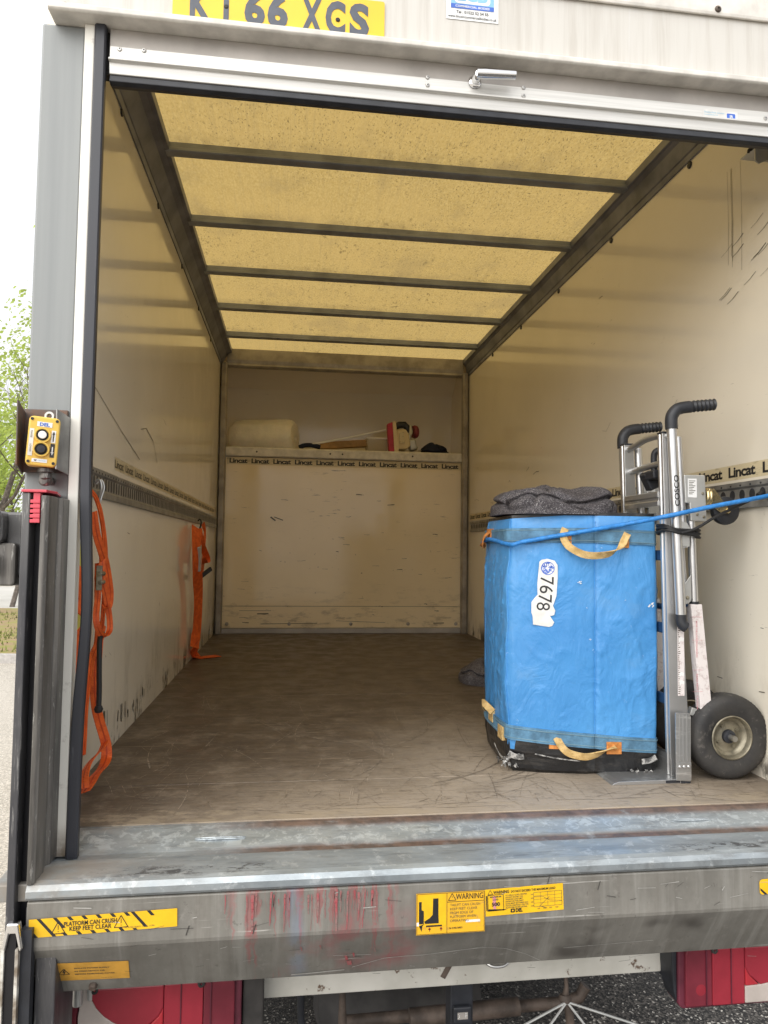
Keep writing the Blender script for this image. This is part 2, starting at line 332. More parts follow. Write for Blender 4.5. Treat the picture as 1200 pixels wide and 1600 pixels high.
# orange straps
g = plain('orange_web', (.78, .12, .015), .6, 0, .18, 30)
g.col(g.mix(g.mul(g.ramp(g.noise(None, 16, 7, .75), .5, .7), .22), g.mix(g.ramp(g.noise(None, 40, 5), .35, .65), (.66, .095, .012), (.84, .145, .02)), (.36, .07, .02))); g.bump(g.ma('SINE', g.mul(g.xyz()[2], 1400)), .35, .0015); MAT['orange'] = g
MAT['orange2'] = plain('orange_web_stripe', (.50, .055, .01), .6, 0, .2, 30)
MAT['hivis'] = plain('yellow_web', (.55, .50, .10), .7, 0, .15)
MAT['cord'] = plain('black_cord', (.012, .012, .013), .6, 0)
MAT['steel'] = plain('bright_steel', (.5, .49, .47), .3, .9, .1)
# peak items
g = plain('bubble_wrap', (.80, .76, .66), .4, 0, .06, 14); g.set('Subsurface Weight', .15)
g.bump(g.vor(g.mp((1, 1, 1)), 60), .35, .006); MAT['wrap'] = g
MAT['cream'] = plain('cream_plastic', (.70, .58, .36), .4, 0, .06)
MAT['maroon'] = plain('maroon_plastic', (.22, .03, .035), .5)
MAT['toolred'] = plain('tool_red', (.42, .02, .05), .4)
MAT['navy'] = plain('navy_cloth', (.012, .016, .04), .9, 0, .3, 30, bump=.5, bs=120)
MAT['wood'] = plain('batten_wood', (.40, .24, .10), .6, 0, .25, 10)
MAT['tub'] = G('clear_tub', (.62, .56, .45), .25); MAT['tub'].set('Transmission Weight', .55); MAT['tub'].set('IOR', 1.2)
# lights
MAT['lred'] = plain('lens_red', (.31, .026, .042), .38, 0, .12, 12); MAT['ldark'] = plain('lens_dark_red', (.17, .022, .036), .4, 0, .2, 10)
MAT['lhot'] = plain('lens_bright_red', (.44, .03, .042), .38, 0, .1, 14)
MAT['lclear'] = plain('lens_clear', (.50, .44, .40), .25, 0, .12, 12)
MAT['lframe'] = plain('lens_frame', (.11, .02, .035), .5, 0, .3, 14)
g = plain('chassis_white', (.60, .585, .53), .5, 0, .07, 8)
g.col(g.mix(g.ramp(g.noise(None, 26, 6, .7), .60, .68), g.mix(g.ramp(g.noise(None, 7, 5), .3, .7), (.50, .485, .43), (.64, .62, .565)), (.14, .09, .06))); MAT['beam'] = g
MAT['under'] = plain('underside_grime', (.035, .032, .03), .7, 0, .35, 14)
MAT['rusty'] = plain('rusty_tube', (.10, .075, .06), .65, .1, .4, 20)
MAT['vanwhite'] = plain('van_white', (.72, .71, .68), .4, 0, .06, 3)
# outside
g = G('pale_tarmac', (.3, .27, .23), .9)
x, y, z = g.xyz()
vn = g.n('TexVoronoi', feature='F1'); g.put(vn.inputs['Vector'], g.o); vn.inputs['Scale'].default_value = 125
ag = vn.outputs['Distance']; sx_ = g.n('SeparateColor'); g.put(sx_.inputs[0], vn.outputs['Color'])
c = g.mix(g.ramp(sx_.outputs[0], .25, .95), (.30, .272, .23), (.56, .515, .445))
c = g.mix(g.ramp(sx_.outputs[1], .93, .97), c, (.70, .66, .6))
c = g.mix(g.mul(g.ramp(g.noise(None, .5, 4), .3, .7), .4), c, (.52, .48, .42))
g.col(c); g.bump(ag, .6, .006); MAT['tarmac'] = g
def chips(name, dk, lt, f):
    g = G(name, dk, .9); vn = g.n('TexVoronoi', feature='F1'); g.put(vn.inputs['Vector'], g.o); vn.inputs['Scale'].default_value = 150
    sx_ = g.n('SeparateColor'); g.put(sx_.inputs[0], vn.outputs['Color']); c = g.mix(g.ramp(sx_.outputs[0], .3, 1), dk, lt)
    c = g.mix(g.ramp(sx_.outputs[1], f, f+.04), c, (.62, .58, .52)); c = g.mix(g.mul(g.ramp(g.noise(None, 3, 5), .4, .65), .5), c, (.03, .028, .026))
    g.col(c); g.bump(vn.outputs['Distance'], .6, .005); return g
MAT['vanshade'] = chips('van_shade_asphalt', (.022, .021, .02), (.15, .135, .12), .93)  # darker copy of the ground, the van's shade put into its colour
MAT['path'] = plain('road_concrete', (.50, .48, .45), .9, 0, .1, .4)
g = plain('kerb_stone', (.42, .40, .38), .85, 0, .15, 20, bump=.4, bs=80); MAT['kerb'] = g
g = G('verge_soil', (.2, .16, .09), .95)
c = g.mix(g.ramp(g.noise(None, 2.4, 7, .7), .4, .6), (.30, .20, .12), (.24, .23, .055)); g.col(c); MAT['verge'] = g
MAT['grass'] = plain('grass_blade', (.14, .16, .035), .8, 0, .4, 3)
MAT['leaf'] = plain('spring_leaf', (.34, .42, .11), .6, 0, .45, 2.5)
for k in ('leaf',):
    gg = MAT[k]; t2 = gg.n('BsdfTranslucent'); gg.put(t2.inputs[0], (.50, .62, .12, 1)); m2 = gg.n('MixShader'); m2.inputs[0].default_value = .45
    gg.t.links.new(gg.b.outputs[0], m2.inputs[1]); gg.t.links.new(t2.outputs[0], m2.inputs[2]); gg.t.links.new(m2.outputs[0], gg.t.nodes['Material Output'].inputs[0])
MAT['bark'] = plain('bark', (.12, .10, .085), .9, 0, .35, 14, bump=.7, bs=30)

# ------------------------------------------------------------------ mesh tools
ORG = {}
class MB:
    def __init__(s): s.v = []; s.f = []; s.m = []; s.sm = []
    def add(s, vs, fs, mi=0, sm=False):
        o = len(s.v); s.v += [tuple(v) for v in vs]
        for f in fs: s.f.append([i+o for i in f]); s.m.append(mi); s.sm.append(sm)
        return s
    def box(s, x0, x1, y0, y1, z0, z1, mi=0):
        v = [(x, y, z) for z in (z0, z1) for y in (y0, y1) for x in (x0, x1)]
        return s.add(v, [(0, 2, 3, 1), (4, 5, 7, 6), (0, 1, 5, 4), (1, 3, 7, 5), (3, 2, 6, 7), (2, 0, 4, 6)], mi)
    def obox(s, c, ax, h, mi=0):       # oriented box: centre, three axes, half sizes
        c = Vector(c); a = [Vector(t).normalized()*k for t, k in zip(ax, h)]
        v = [c+a[0]*x+a[1]*y+a[2]*z for z in (-1, 1) for y in (-1, 1) for x in (-1, 1)]
        return s.add(v, [(0, 2, 3, 1), (4, 5, 7, 6), (0, 1, 5, 4), (1, 3, 7, 5), (3, 2, 6, 7), (2, 0, 4, 6)], mi)
    def prism(s, poly, frame, a, b, mi=0, sm=False):   # poly in 2D, frame(p,q,t)->xyz
        n = len(poly)
        v = [frame(p, q, a) for p, q in poly]+[frame(p, q, b) for p, q in poly]
        f = [list(range(n))[::-1], list(range(n, 2*n))]
        s.add(v, f, mi)
        o = len(s.v)-2*n
        for i in range(n):
            j = (i+1) % n
            s.f.append([o+i, o+j, o+n+j, o+n+i]); s.m.append(mi); s.sm.append(sm)
        return s
    def tube(s, pts, r, n=12, mi=0, cap=True, closed=False):
        P = [Vector(p) for p in pts]; R = r if isinstance(r, (list, tuple)) else [r]*len(P)
        rings = []; up = None
        for i, p in enumerate(P):
            a = P[i-1] if i > 0 else p; b = P[i+1] if i < len(P)-1 else p
            t = (b-a).normalized()
            if up is None: up = t.orthogonal().normalized()
            else: up = (up-t*up.dot(t)).normalized()
            q = t.cross(up)
            rings.append([p+(up*math.cos(2*math.pi*k/n)+q*math.sin(2*math.pi*k/n))*R[i] for k in range(n)])
        o = len(s.v)
        for rg in rings: s.v += [tuple(x) for x in rg]
        for i in range(len(P)-1):
            for k in range(n):
                k2 = (k+1) % n
                s.f.append([o+i*n+k, o+i*n+k2, o+(i+1)*n+k2, o+(i+1)*n+k]); s.m.append(mi); s.sm.append(True)
        if cap:
            s.f.append([o+k for k in range(n)][::-1]); s.m.append(mi); s.sm.append(False)
            s.f.append([o+(len(P)-1)*n+k for k in range(n)]); s.m.append(mi); s.sm.append(False)
        return s
    def lathe(s, prof, org, ax, n=48, mi=0, wob=None, cl=False):  # prof: (radius, along)
        ax = Vector(ax).normalized(); u = ax.orthogonal().normalized(); q = ax.cross(u); org = Vector(org)
        o = len(s.v); m = len(prof)
        for k in range(n):
            a = 2*math.pi*k/n; d = u*math.cos(a)+q*math.sin(a)
            for i, (r, h) in enumerate(prof):
                rr = r+(wob(k, i) if wob else 0)
                s.v.append(tuple(org+d*rr+ax*h))
        for k in range(n):
            k2 = (k+1) % n
            for i in range(m if cl else m-1):
                j = (i+1) % m
                s.f.append([o+k*m+i, o+k2*m+i, o+k2*m+j, o+k*m+j]); s.m.append(mi); s.sm.append(True)
        return s
    def ribbon(s, pts, wd, width, th=.002, mi=0, sm=True):   # wd: a width direction or one per point
        P = [Vector(p) for p in pts]; n = len(P); o = len(s.v)
        for i, p in enumerate(P):
            t = (P[min(i+1, n-1)]-P[max(i-1, 0)]).normalized()
            wv = Vector(wd[i] if isinstance(wd, list) else wd); wv = (wv-t*wv.dot(t)).normalized()*width/2
            nn = t.cross(wv).normalized()*th/2
            s.v += [tuple(p+wv+nn), tuple(p-wv+nn), tuple(p-wv-nn), tuple(p+wv-nn)]
        for i in range(n-1):
            for k in range(4):
                k2 = (k+1) % 4
                s.f.append([o+i*4+k, o+i*4+k2, o+i*4+4+k2, o+i*4+4+k]); s.m.append(mi); s.sm.append(sm and k in (0, 2))
        s.f.append([o, o+1, o+2, o+3]); s.f.append([o+4*n-1, o+4*n-2, o+4*n-3, o+4*n-4]); s.m += [mi, mi]; s.sm += [False, False]
        return s
    def build(s, name, mats, parent=None, bevel=0, seg=2, label=None, kind=None, sub=0):
        off = ORG.get(parent.name, Vector()) if parent else Vector()
        me = bpy.data.meshes.new(name)
        me.from_pydata([tuple(Vector(v)-off) for v in s.v], [], s.f)
        mats = mats if isinstance(mats, (list, tuple)) else [mats]
        for m in mats: me.materials.append(MAT[m].m if isinstance(m, str) else m)
        me.polygons.foreach_set('material_index', s.m); me.polygons.foreach_set('use_smooth', s.sm)
        b = bmesh.new(); b.from_mesh(me); bmesh.ops.recalc_face_normals(b, faces=b.faces); b.to_mesh(me); b.free()
        me.update()
        if any(s.sm): me.set_sharp_from_angle(angle=rad(42))
        o = bpy.data.objects.new(name, me); S.collection.objects.link(o)
        if parent: o.parent = parent; ORG[o.name] = off
        if bevel:
            md = o.modifiers.new('edge', 'BEVEL'); md.width = bevel; md.segments = seg; md.limit_method = 'ANGLE'; md.angle_limit = rad(40); md.harden_normals = False
        if sub:
            md = o.modifiers.new('smooth', 'SUBSURF'); md.levels = sub; md.render_levels = sub
        if label: o['label'] = label
        if kind: o['kind'] = kind
        return o

def thing(name, label, cat, loc=(0, 0, 0), group=None):
    o = bpy.data.objects.new(name, None); S.collection.objects.link(o)
    o.location = loc; o.empty_display_size = .1; ORG[o.name] = Vector(loc)
    o['label'] = label; o['category'] = cat
    if group: o['group'] = group
    return o
def tag(o, label, cat, group=None):
    o['label'] = label; o['category'] = cat
    if group: o['group'] = group
    return o
def struct(mb, name, mat, **k):
    o = mb.build(name, mat, **k); o['kind'] = 'structure'; return o
def copy_part(o, dx, parent):
    c = o.copy(); S.collection.objects.link(c); c.parent = parent; c.location = o.location+Vector(dx); ORG[c.name] = ORG[o.name]; return c
def smooth_path(pts, n=8):
    P = [Vector(p) for p in pts]; out = []
    for i in range(len(P)-1):
        a = P[max(i-1, 0)]; b = P[i]; c = P[i+1]; d = P[min(i+2, len(P)-1)]
        for k in range(n):
            t = k/n
            out.append(.5*((2*b)+(c-a)*t+(2*a-5*b+4*c-d)*t*t+(3*b-a-3*c+d)*t**3))
    out.append(P[-1]); return out
def rrect(x0, x1, y0, y1, r, n=4):
    out = []
    for cx, cy, a in ((x1-r, y0+r, -90), (x1-r, y1-r, 0), (x0+r, y1-r, 90), (x0+r, y0+r, 180)):
        for k in range(n+1): t = rad(a+90*k/n); out.append((cx+r*math.cos(t), cy+r*math.sin(t)))
    return out

_tc = {}
def text_geo(txt, bold=0, spacing=1.0):
    key = (txt, bold, spacing)
    if key in _tc: return _tc[key]
    cu_ = bpy.data.curves.new('t', 'FONT'); cu_.body = txt; cu_.size = 1; cu_.align_x = 'LEFT'; cu_.offset = bold; cu_.space_character = spacing; cu_.resolution_u = 3
    ob = bpy.data.objects.new('t', cu_); S.collection.objects.link(ob)
    dg = bpy.context.evaluated_depsgraph_get(); dg.update()
    me = bpy.data.meshes.new_from_object(ob.evaluated_get(dg))
    v = [(p.co.x, p.co.y) for p in me.vertices]; f = [list(p.vertices) for p in me.polygons]
    bpy.data.objects.remove(ob); bpy.data.curves.remove(cu_); bpy.data.meshes.remove(me)
    xs = [a for a, _ in v]; ys = [b for _, b in v]
    r = (v, f, min(xs), max(xs), min(ys), max(ys)); _tc[key] = r; return r

class Decal:      # flat print on a real face: origin, right, up
    def __init__(s, o, u, v):
        s.o = Vector(o); s.u = Vector(u).normalized(); s.v = Vector(v); s.v = (s.v-s.u*s.v.dot(s.u)).normalized(); s.n = s.u.cross(s.v)
        s.mb = MB(); s.mats = []; s.l = .0006
    def mi(s, m):
        if m not in s.mats: s.mats.append(m)
        return s.mats.index(m)
    def pt(s, a, b, l): return s.o+s.u*a+s.v*b+s.n*l
    def poly(s, pts, m, lay=0):
        s.mb.add([s.pt(a, b, s.l+lay*.0003) for a, b in pts], [list(range(len(pts)))], s.mi(m)); return s
    def rect(s, a0, b0, a1, b1, m, lay=0): return s.poly([(a0, b0), (a1, b0), (a1, b1), (a0, b1)], m, lay)
    def line(s, a, b, wd, m, lay=1):
        a = Vector(a); b = Vector(b); d = (b-a).normalized(); p = Vector((-d.y, d.x))*wd/2
        return s.poly([tuple(a-p), tuple(b-p), tuple(b+p), tuple(a+p)], m, lay)
    def disc(s, c, r, m, lay=1, n=24): return s.poly([(c[0]+r*math.cos(2*math.pi*k/n), c[1]+r*math.sin(2*math.pi*k/n)) for k in range(n)], m, lay)
    def ring(s, c, r, wd, m, lay=1, n=24, a0=0, a1=360):
        for k in range(n):
            t0 = rad(a0+(a1-a0)*k/n); t1 = rad(a0+(a1-a0)*(k+1)/n)
            s.poly([(c[0]+q*math.cos(t), c[1]+q*math.sin(t)) for q, t in ((r-wd/2, t0), (r+wd/2, t0), (r+wd/2, t1), (r-wd/2, t1))], m, lay)
        return s
    def tri(s, c, h, wd, m, lay=1):
        a = (c[0], c[1]+h*.55); b = (c[0]-h*.58, c[1]-h*.45); d = (c[0]+h*.58, c[1]-h*.45)
        s.line(a, b, wd, m, lay); s.line(b, d, wd, m, lay); s.line(d, a, wd, m, lay); return s
    def text(s, txt, a0, b0, h, m, lay=2, bold=0, width=None, rot=0, sp=1.0, align='L', cap=None):
        v, f, x0, x1, y0, y1 = text_geo(txt, bold, sp)
        ch = cap or (y1-y0); k = h/ch; kx = k if width is None else width/(x1-x0)
        w_ = (x1-x0)*kx; sh = {'L': 0, 'C': -w_/2, 'R': -w_}[align]
        ca, sa = math.cos(rot), math.sin(rot); o = []
        for x, y in v:
            p, q = (x-x0)*kx+sh, (y-(y0 if cap is None else 0))*k
            o.append(s.pt(a0+p*ca-q*sa, b0+p*sa+q*ca, s.l+lay*.0003))
        s.mb.add(o, f, s.mi(m)); return s
    def build(s, name, parent, label=None): 
        return s.mb.build(name, s.mats, parent, label=label)

# ================================================================== THE GROUND
GZ = -.95
mb = MB(); mb.add([(-400, -60, GZ), (400, -60, GZ), (400, 600, GZ), (-400, 600, GZ)], [(0, 1, 2, 3)]); struct(mb, 'ground', 'tarmac')
mb = MB(); mb.add([(-1.09, -6, GZ+.004), (9, -6, GZ+.004), (9, 8, GZ+.004), (-1.09, 8, GZ+.004)], [(0, 1, 2, 3)]); struct(mb, 'van_shade_sheet', 'vanshade')  # dark sheet added to give the van's shade on the ground
mb = MB(); mb.prism([(0, 0), (.125, 0), (.125, .105), (.1, .12), (0, .12)], lambda p, q, t: (t, 8.45+p+(t+4)*-.13, GZ+q), -40, 6); struct(mb, 'kerb', 'kerb')
mb = MB(); mb.add([(-40, 8.58+36*.13, GZ+.11), (6, 8.58-10*.13, GZ+.11), (6, 15.5-10*.1, GZ+.13), (-40, 15.5+3.6, GZ+.13)], [(0, 1, 2, 3)]); struct(mb, 'verge', 'verge')
mb = MB(); mb.add([(-60, 20.5, GZ+.006), (8, 13.9, GZ+.006), (8, 24, GZ+.006), (-60, 34, GZ+.006)], [(0, 1, 2, 3)]); struct(mb, 'road', 'path')
mb = MB()
for k in range(6000):
    x = random.uniform(-12, -2); y = 8.75-(x+4)*.13+random.random()**1.2*5.5
    if noise.noise((x*.8, y*.8, 0)) < -.1 and random.random() < .85: continue
    h = random.uniform(.03, .10); a = random.uniform(0, 6.28); d = Vector((math.cos(a), math.sin(a), 0))*.012
    l = Vector((random.uniform(-.04, .04), random.uniform(-.04, .04), h)); p = Vector((x, y, GZ+.11))
    mb.add([p-d, p+d, p+l], [(0, 1, 2)])
mb.build('grass', 'grass', kind='stuff')

# ================================================================== TREES
def tree(loc, H, R, nleaf, label, seed, lean=0, lw=.07):
    rnd = random.Random(seed); t = thing('tree', label, 'tree', loc, 'trees behind the van')
    L = Vector(loc); mb = MB(); tips = []
    def limb(p, d, ln, r, lev):
        pts = [p]; q = p.copy(); dd = d.copy(); n = 6
        for i in range(n):
            dd = (dd+Vector((rnd.uniform(-.22, .22), rnd.uniform(-.22, .22), rnd.uniform(-.02, .16)))).normalized(); q = q+dd*ln/n; pts.append(q.copy())
            if lev < 3 and i >= (2 if lev == 0 else 1):
                for _ in range(2 if lev == 0 else (2 if rnd.random() < .6 else 1)):
                    a = rnd.uniform(0, 6.28); e = (dd*.75+Vector((math.cos(a), math.sin(a), rnd.uniform(.0, .5)))*.9).normalized()
                    limb(q.copy(), e, ln*rnd.uniform(.38, .6), r*(1-.12*i)*.5, lev+1)
        mb.tube(pts, [r*(1-.12*k) for k in range(n+1)], 7 if lev < 2 else 4, cap=False)
        if lev >= 1: tips.extend(pts[2:])
    limb(L.copy(), Vector((lean, 0, 1)), H*.78, H*.017, 0)
    mb.build('trunk', 'bark', t)
    cb = MB()
    for k in range(nleaf):
        c = rnd.choice(tips)+Vector([rnd.gauss(0, R) for _ in range(3)])
        if noise.noise(c*.9) < -.28: continue
        n1 = Vector([rnd.uniform(-1, 1) for _ in range(3)]).normalized(); u = n1.orthogonal().normalized(); v = n1.cross(u); s = lw*rnd.uniform(.6, 1.3)
        cb.add([c-u*s*.5, c+v*s*.32, c+u*s*.6, c-v*s*.32], [(0, 1, 2, 3)])
    cb.build('crown', 'leaf', t); return t
tree((-7.2, 14.2, GZ), 6.3, .20, 4600, 'slender tree in fresh green leaf beside the van, tallest and nearest', 5, lean=.13, lw=.10)
tree((-8.9, 19.5, GZ), 5.2, .30, 4200, 'bushier pale green tree standing farther behind the slender tree', 11, lw=.13)
tree((-7.6, 17.6, GZ), 4.0, .32, 3400, 'low spreading pale green tree across the road', 23, lw=.12)
tree((-12.4, 30, GZ), 7.0, .45, 6000, 'distant tall green tree at the far side of the road', 31, lw=.2)

# ================================================================== THE VAN
W, L, H = 1.02, 3.89, 2.247
van = thing('box_van', 'white box van seen into its open rear, empty wooden floor and tail lift sill', 'van')
frx = lambda p, q, t: (t, p, q)      # profile in y,z swept along x
fry = lambda p, q, t: (p, t, q)      # profile in x,z swept along y
frz = lambda p, q, t: (p, q, t)      # plan swept upwards
for s in (-1, 1):
    mb = MB(); mb.box(min(s*W, s*(W+.032)), max(s*W, s*(W+.032)), -.055, L+.02, -.03, 2.29)
    mb.build('side_wall', 'lining', van)
ys = [(-.002, .287), (.289, 1.50), (1.502, L+.02)]
for a, b in ys:
    MB().box(-W, W, a, b, -.03, 0).build('floor_board', 'floor', van, bevel=.0015)
MB().add([(-W-.03, -.06, 2.285), (W+.03, -.06, 2.285), (W+.03, L+.03, 2.285), (-W-.03, L+.03, 2.285)], [(0, 1, 2, 3)]).build('roof_sheet', 'roof', van)
hat = [(-.026, 2.247), (-.02, 2.243), (.02, 2.243), (.026, 2.247), (.026, 2.256), (.017, 2.262), (.017, 2.283), (-.017, 2.283), (-.017, 2.262), (-.026, 2.256)]
bar0 = MB().prism(hat, lambda p, q, t: (t, p+.975, q), -W+.07, W-.04).build('roof_bar', 'barmetal', van)
for i in range(1, 5): copy_part(bar0, (0, .613*i, 0), van)
def cant(s, ins):
    pr = [(s*W, 2.142), (s*(W-.006), 2.142), (s*(W-.009), 2.168), (s*(W-.013), 2.170), (s*(W-ins*.55), 2.228), (s*(W-ins*.8), 2.243), (s*(W-ins), 2.247), (s*(W-ins), 2.284), (s*W, 2.284)]
    o = MB().prism(pr, fry, -.05, L).build('roof_rail', 'cant', van, bevel=.002)
    return o
rl = cant(-1, .085); rr = cant(1, .0485)
for s, par, zz in ((-1, rl, 2.135), (1, rr, 2.128)):
    o0 = None
    for y in (.55, 1.2, 1.85, 2.5, 3.15):
        if o0 is None: o0 = MB().lathe([(0, -.004), (.011, -.003), (.013, 0), (.013, .004)], (s*(W-.003), y, zz), (s, 0, 0), 12).build('rivet', 'rubber', par)
        else: copy_part(o0, (0, y-.55, 0), par)
for s in (-1, 1):
    MB().prism([(s*W, L), (s*W, L-.012), (s*(W-.012), L-.055), (s*(W-.045), L-.058), (s*(W-.056), L-.045), (s*(W-.056), L)], frz, 0, 2.16).build('corner_post', 'corner', van, bevel=.003)
# bulkhead, its boards, shelf rail and header beam
bh = MB().box(-.964, .968, L, L+.03, .217, 1.408).build('bulkhead_board', 'bulkhead', van, bevel=.002)
MB().box(-.964, .968, L-.002, L+.03, .044, .2145).build('bulkhead_board', 'bulkhead', van, bevel=.002)
ks = MB().box(-.965, .969, L-.012, L+.03, 0, .041).build('kick_strip', 'dull', van, bevel=.003)
b0 = None
for x in (-.925, -.435, .06, .53, .93):
    if b0 is None: b0 = MB().lathe([(0, -.006), (.010, -.005), (.014, -.002), (.015, .003)], (x, L-.002, .075), (0, 1, 0), 12).build('bolt', 'dull', bh)
    else: copy_part(b0, (x+.925, 0, 0), bh)
pr = [(L-.012, 1.412), (L-.022, 1.42), (L-.022, 1.478), (L-.012, 1.49), (L+.06, 1.49), (L+.06, 1.412)]
sr = MB().prism(pr, frx, -W, W).build('shelf_rail', 'lip', van, bevel=.002)
b0 = None
for x in (-.72, -.13, -.03, .55):
    if b0 is None: b0 = MB().lathe([(0, -.003), (.006, -.003), (.008, .001)], (x, L-.0225, 1.452), (0, 1, 0), 8).build('rivet', 'rubber', sr)
    else: copy_part(b0, (x+.72, 0, 0), sr)
MB().prism([(L-.02, 2.135), (L-.03, 2.146), (L-.024, 2.16), (L-.03, 2.19), (L-.03, 2.28), (L+.03, 2.28), (L+.03, 2.135)], frx, -W+.05, W-.05).build('header_beam', 'corner', van, bevel=.002)
mb = MB()
P_ = [(L+.03, 1.445), (L+.62, 1.445), (L+.64, 1.60), (L+.60, 2.10), (L+.40, 2.26), (L+.03, 2.275)]
for sx in (-1, 1):
    o = [(sx*W, p, q) for p, q in P_]; mb.add(o, [list(range(6))]); mb.add([(sx*(W+.02), p, q) for p, q in P_], [list(range(6))])
for a, b in zip(P_[:-1], P_[1:]): mb.add([(-W, *a), (W, *a), (W, *b), (-W, *b)], [(0, 1, 2, 3)])
MB0 = mb.build('peak_shell', 'lining', van)
mb = MB(); mb.box(-W-.03, W+.03, L+.66, L+.70, 1.2, 2.32); mb.box(-W-.03, W+.03, L+.03, L+.7, 2.296, 2.32); mb.box(-W-.03, W+.03, L+.03, L+.66, -.03, 1.4)
mb.build('cab_front', 'vanwhite', van)
# tie rails with their slots, left and right
def tierail(s, y0, y1):
    x0 = s*W; z0, z1 = .836, .911
    pr = [(x0, z0-.006), (x0-s*.014, z0-.006), (x0-s*.014, z0+.012), (x0-s*.008, z0+.018), (x0-s*.008, z1-.018), (x0-s*.014, z1-.012), (x0-s*.014, z1+.004), (x0, z1+.004)]
    o = MB().prism(pr, fry, y0, y1).build('tie_rail', 'tierail', van, bevel=.001)
    mb = MB(); y = y0+.03
    while y < y1-.02:
        xx = x0-s*.0086
        if s < 0: sl_ = rrect(y-.006, y+.006, z0+.02, z1-.018, .006, 3)
        else: sl_ = [(y+.014*math.cos(a*.5236), .874+.017*math.sin(a*.5236)) for a in range(12)]
        mb.prism(sl_, lambda p, q, t: (t, p, q), xx, xx+s*.004)
        mb.prism([(p, q) for p, q in rrect(y-.004, y+.004, z1-.010, z1-.004, .002, 2)], lambda p, q, t: (t, p, q), x0-s*.0146, x0-s*.010)
        y += .034 if s < 0 else .05
    mb.build('slot', 'rubber', o, kind='stuff'); return o
tierail(-1, -.02, 3.72); tierail(1, -.02, 3.75)
# lettered tape along both walls and the bulkhead
def tape(name, o, u, v, ln, h, step, tw, fade=None):
    d = Decal(o, u, v); d.rect(0, 0, ln, h, 'tape')
    a = .02; i = 0
    while a+tw < ln:
        m = 'ink' if not fade or fade(i, a) else 'greyink'
        d.text('Lincat', a, h*.18, h*.70, m, 2, .034, tw, sp=.92); a += step; i += 1
    return d.build(name, van)
tape('lettered_tape', (-.955, L, 1.349), (1, 0, 0), (0, 0, 1), 1.925, .056, .1735, .142)
tape('lettered_tape', (W, 3.80, .926), (0, -1, 0), (0, 0, 1), 3.8, .050, .172, .138)
d = Decal((-W, .62, .940), (0, 1, 0), (0, 0, 1)); a = 0
rt = random.Random(4); d.rect(0, -.002, 3.05, .042, 'tape')
while a < 2.95:
    d.text(rt.choice(['Lincat', 'Lincat', 'Linca']), a, .006, .028, rt.choice(['greyink', 'greyink', 'ink']), 2, .02, .12, sp=.9); a += .152
    if rt.random() < .4: d.rect(a-.03, .004, a-.012, .034, 'tape', 3)
d.build('lettered_tape', van)
# scratches worn into the floor
d = Decal((0, 0, .0002), (1, 0, 0), (0, 1, 0)); d.l = .0004; rf = random.Random(21)
for k in range(900):
    yy = .04+rf.random()**1.6*2.4; xx = rf.uniform(-.95, .95); ln = rf.uniform(.03, .34)*(1 if k % 3 else .4); th = rf.choice((rf.uniform(-.5, .5), rf.uniform(-.5, .5)+math.pi/2, rf.uniform(0, math.pi))); cv = rf.uniform(-1.6, 1.6)
    wd = rf.choice((.0008, .001, .0014, .002)); m = 'scrd' if (xx > -.2 and rf.random() < .28) else 'scr'; p_ = (xx, yy); n_ = 5
    for i in range(n_):
        q_ = (p_[0]+math.cos(th)*ln/n_, p_[1]+math.sin(th)*ln/n_); th += cv*ln/n_
        if 0 < q_[1] and abs(q_[0]) < 1: d.line(p_, q_, wd*(.5+.5*math.sin(math.pi*(i+.5)/n_)), m, 1+k % 4)
        p_ = q_
for cx, cy, R_, a0, a1, m in ((-.10, .78, .62, -60, 20, 'scrd'), (-.18, .75, .55, -70, -8, 'scrd'), (-.32, 1.0, .45, -80, 0, 'scr'), (.1, 1.3, .7, 200, 262, 'scr'), (-.5, .6, .4, -50, 40, 'scr'), (.05, .7, .5, -75, -15, 'scrd')):
    for cy2, R2 in ((cy, R_), (cy+.012, R_*1.012), (cy-.02, R_*.97)):
      for i in range(26):
        t0 = rad(a0+(a1-a0)*i/26); t1 = rad(a0+(a1-a0)*(i+1)/26); d.line((cx+R2*math.cos(t0), max(.01, cy2+R2*math.sin(t0))), (cx+R2*math.cos(t1), max(.01, cy2+R2*math.sin(t1))), .0014 if R2 == R_ else .0007, m, 5)
d.mb.build('floor_scratches', d.mats, van, kind='stuff')
# marks rubbed into walls: thin scrapes as print on the lining
def scrapes(name, o, u, v, rows, m='greyink'):
    d = Decal(o, u, v)
    for r_ in rows:
        pts = r_[:-1]; wd = r_[-1]
        for i in range(len(pts)-1): d.line(pts[i], pts[i+1], wd*(1 if i % 2 else .7), m, 1)
    return d.mb.build(name, d.mats, van, kind='stuff')
rs = random.Random(12); rows = []
for k in range(34):
    a = rs.uniform(.1, 1.8); b = rs.uniform(.06, 1.15); ln = rs.uniform(.01, .07); rows.append(((a, b), (a+ln*.5, b+rs.uniform(-.003, .003)), (a+ln, b+rs.uniform(-.006, .006)), rs.choice((.002, .003, .006))))
rows += [((.13, .02+.16), (.38, .18), .004), ((.27, .155), (.36, .157), .012), ((1.70, .08), (1.79, .082), .010), ((.3, .075), (.75, .08), .006), ((.9, .1), (1.3, .085), .004), ((.02, .2165), (1.9, .2165), .004), ((.36, .93), (.40, .90), .016), ((.39, .93), (.46, .905), .01)]
scrapes('scuff_marks', (-.96, L-.0022, 0), (1, 0, 0), (0, 0, 1), rows)
rows = []
for k in range(18):
    a = rs.uniform(.1, 3.3); b = rs.uniform(.5, 1.25) if k % 3 else rs.uniform(.98, 1.3); ln = rs.uniform(.02, .14); rows.append(((a, b), (a+ln*.5, b+rs.uniform(-.01, .015)), (a+ln, b+rs.uniform(-.02, .035)), rs.choice((.0015, .0025, .004))))
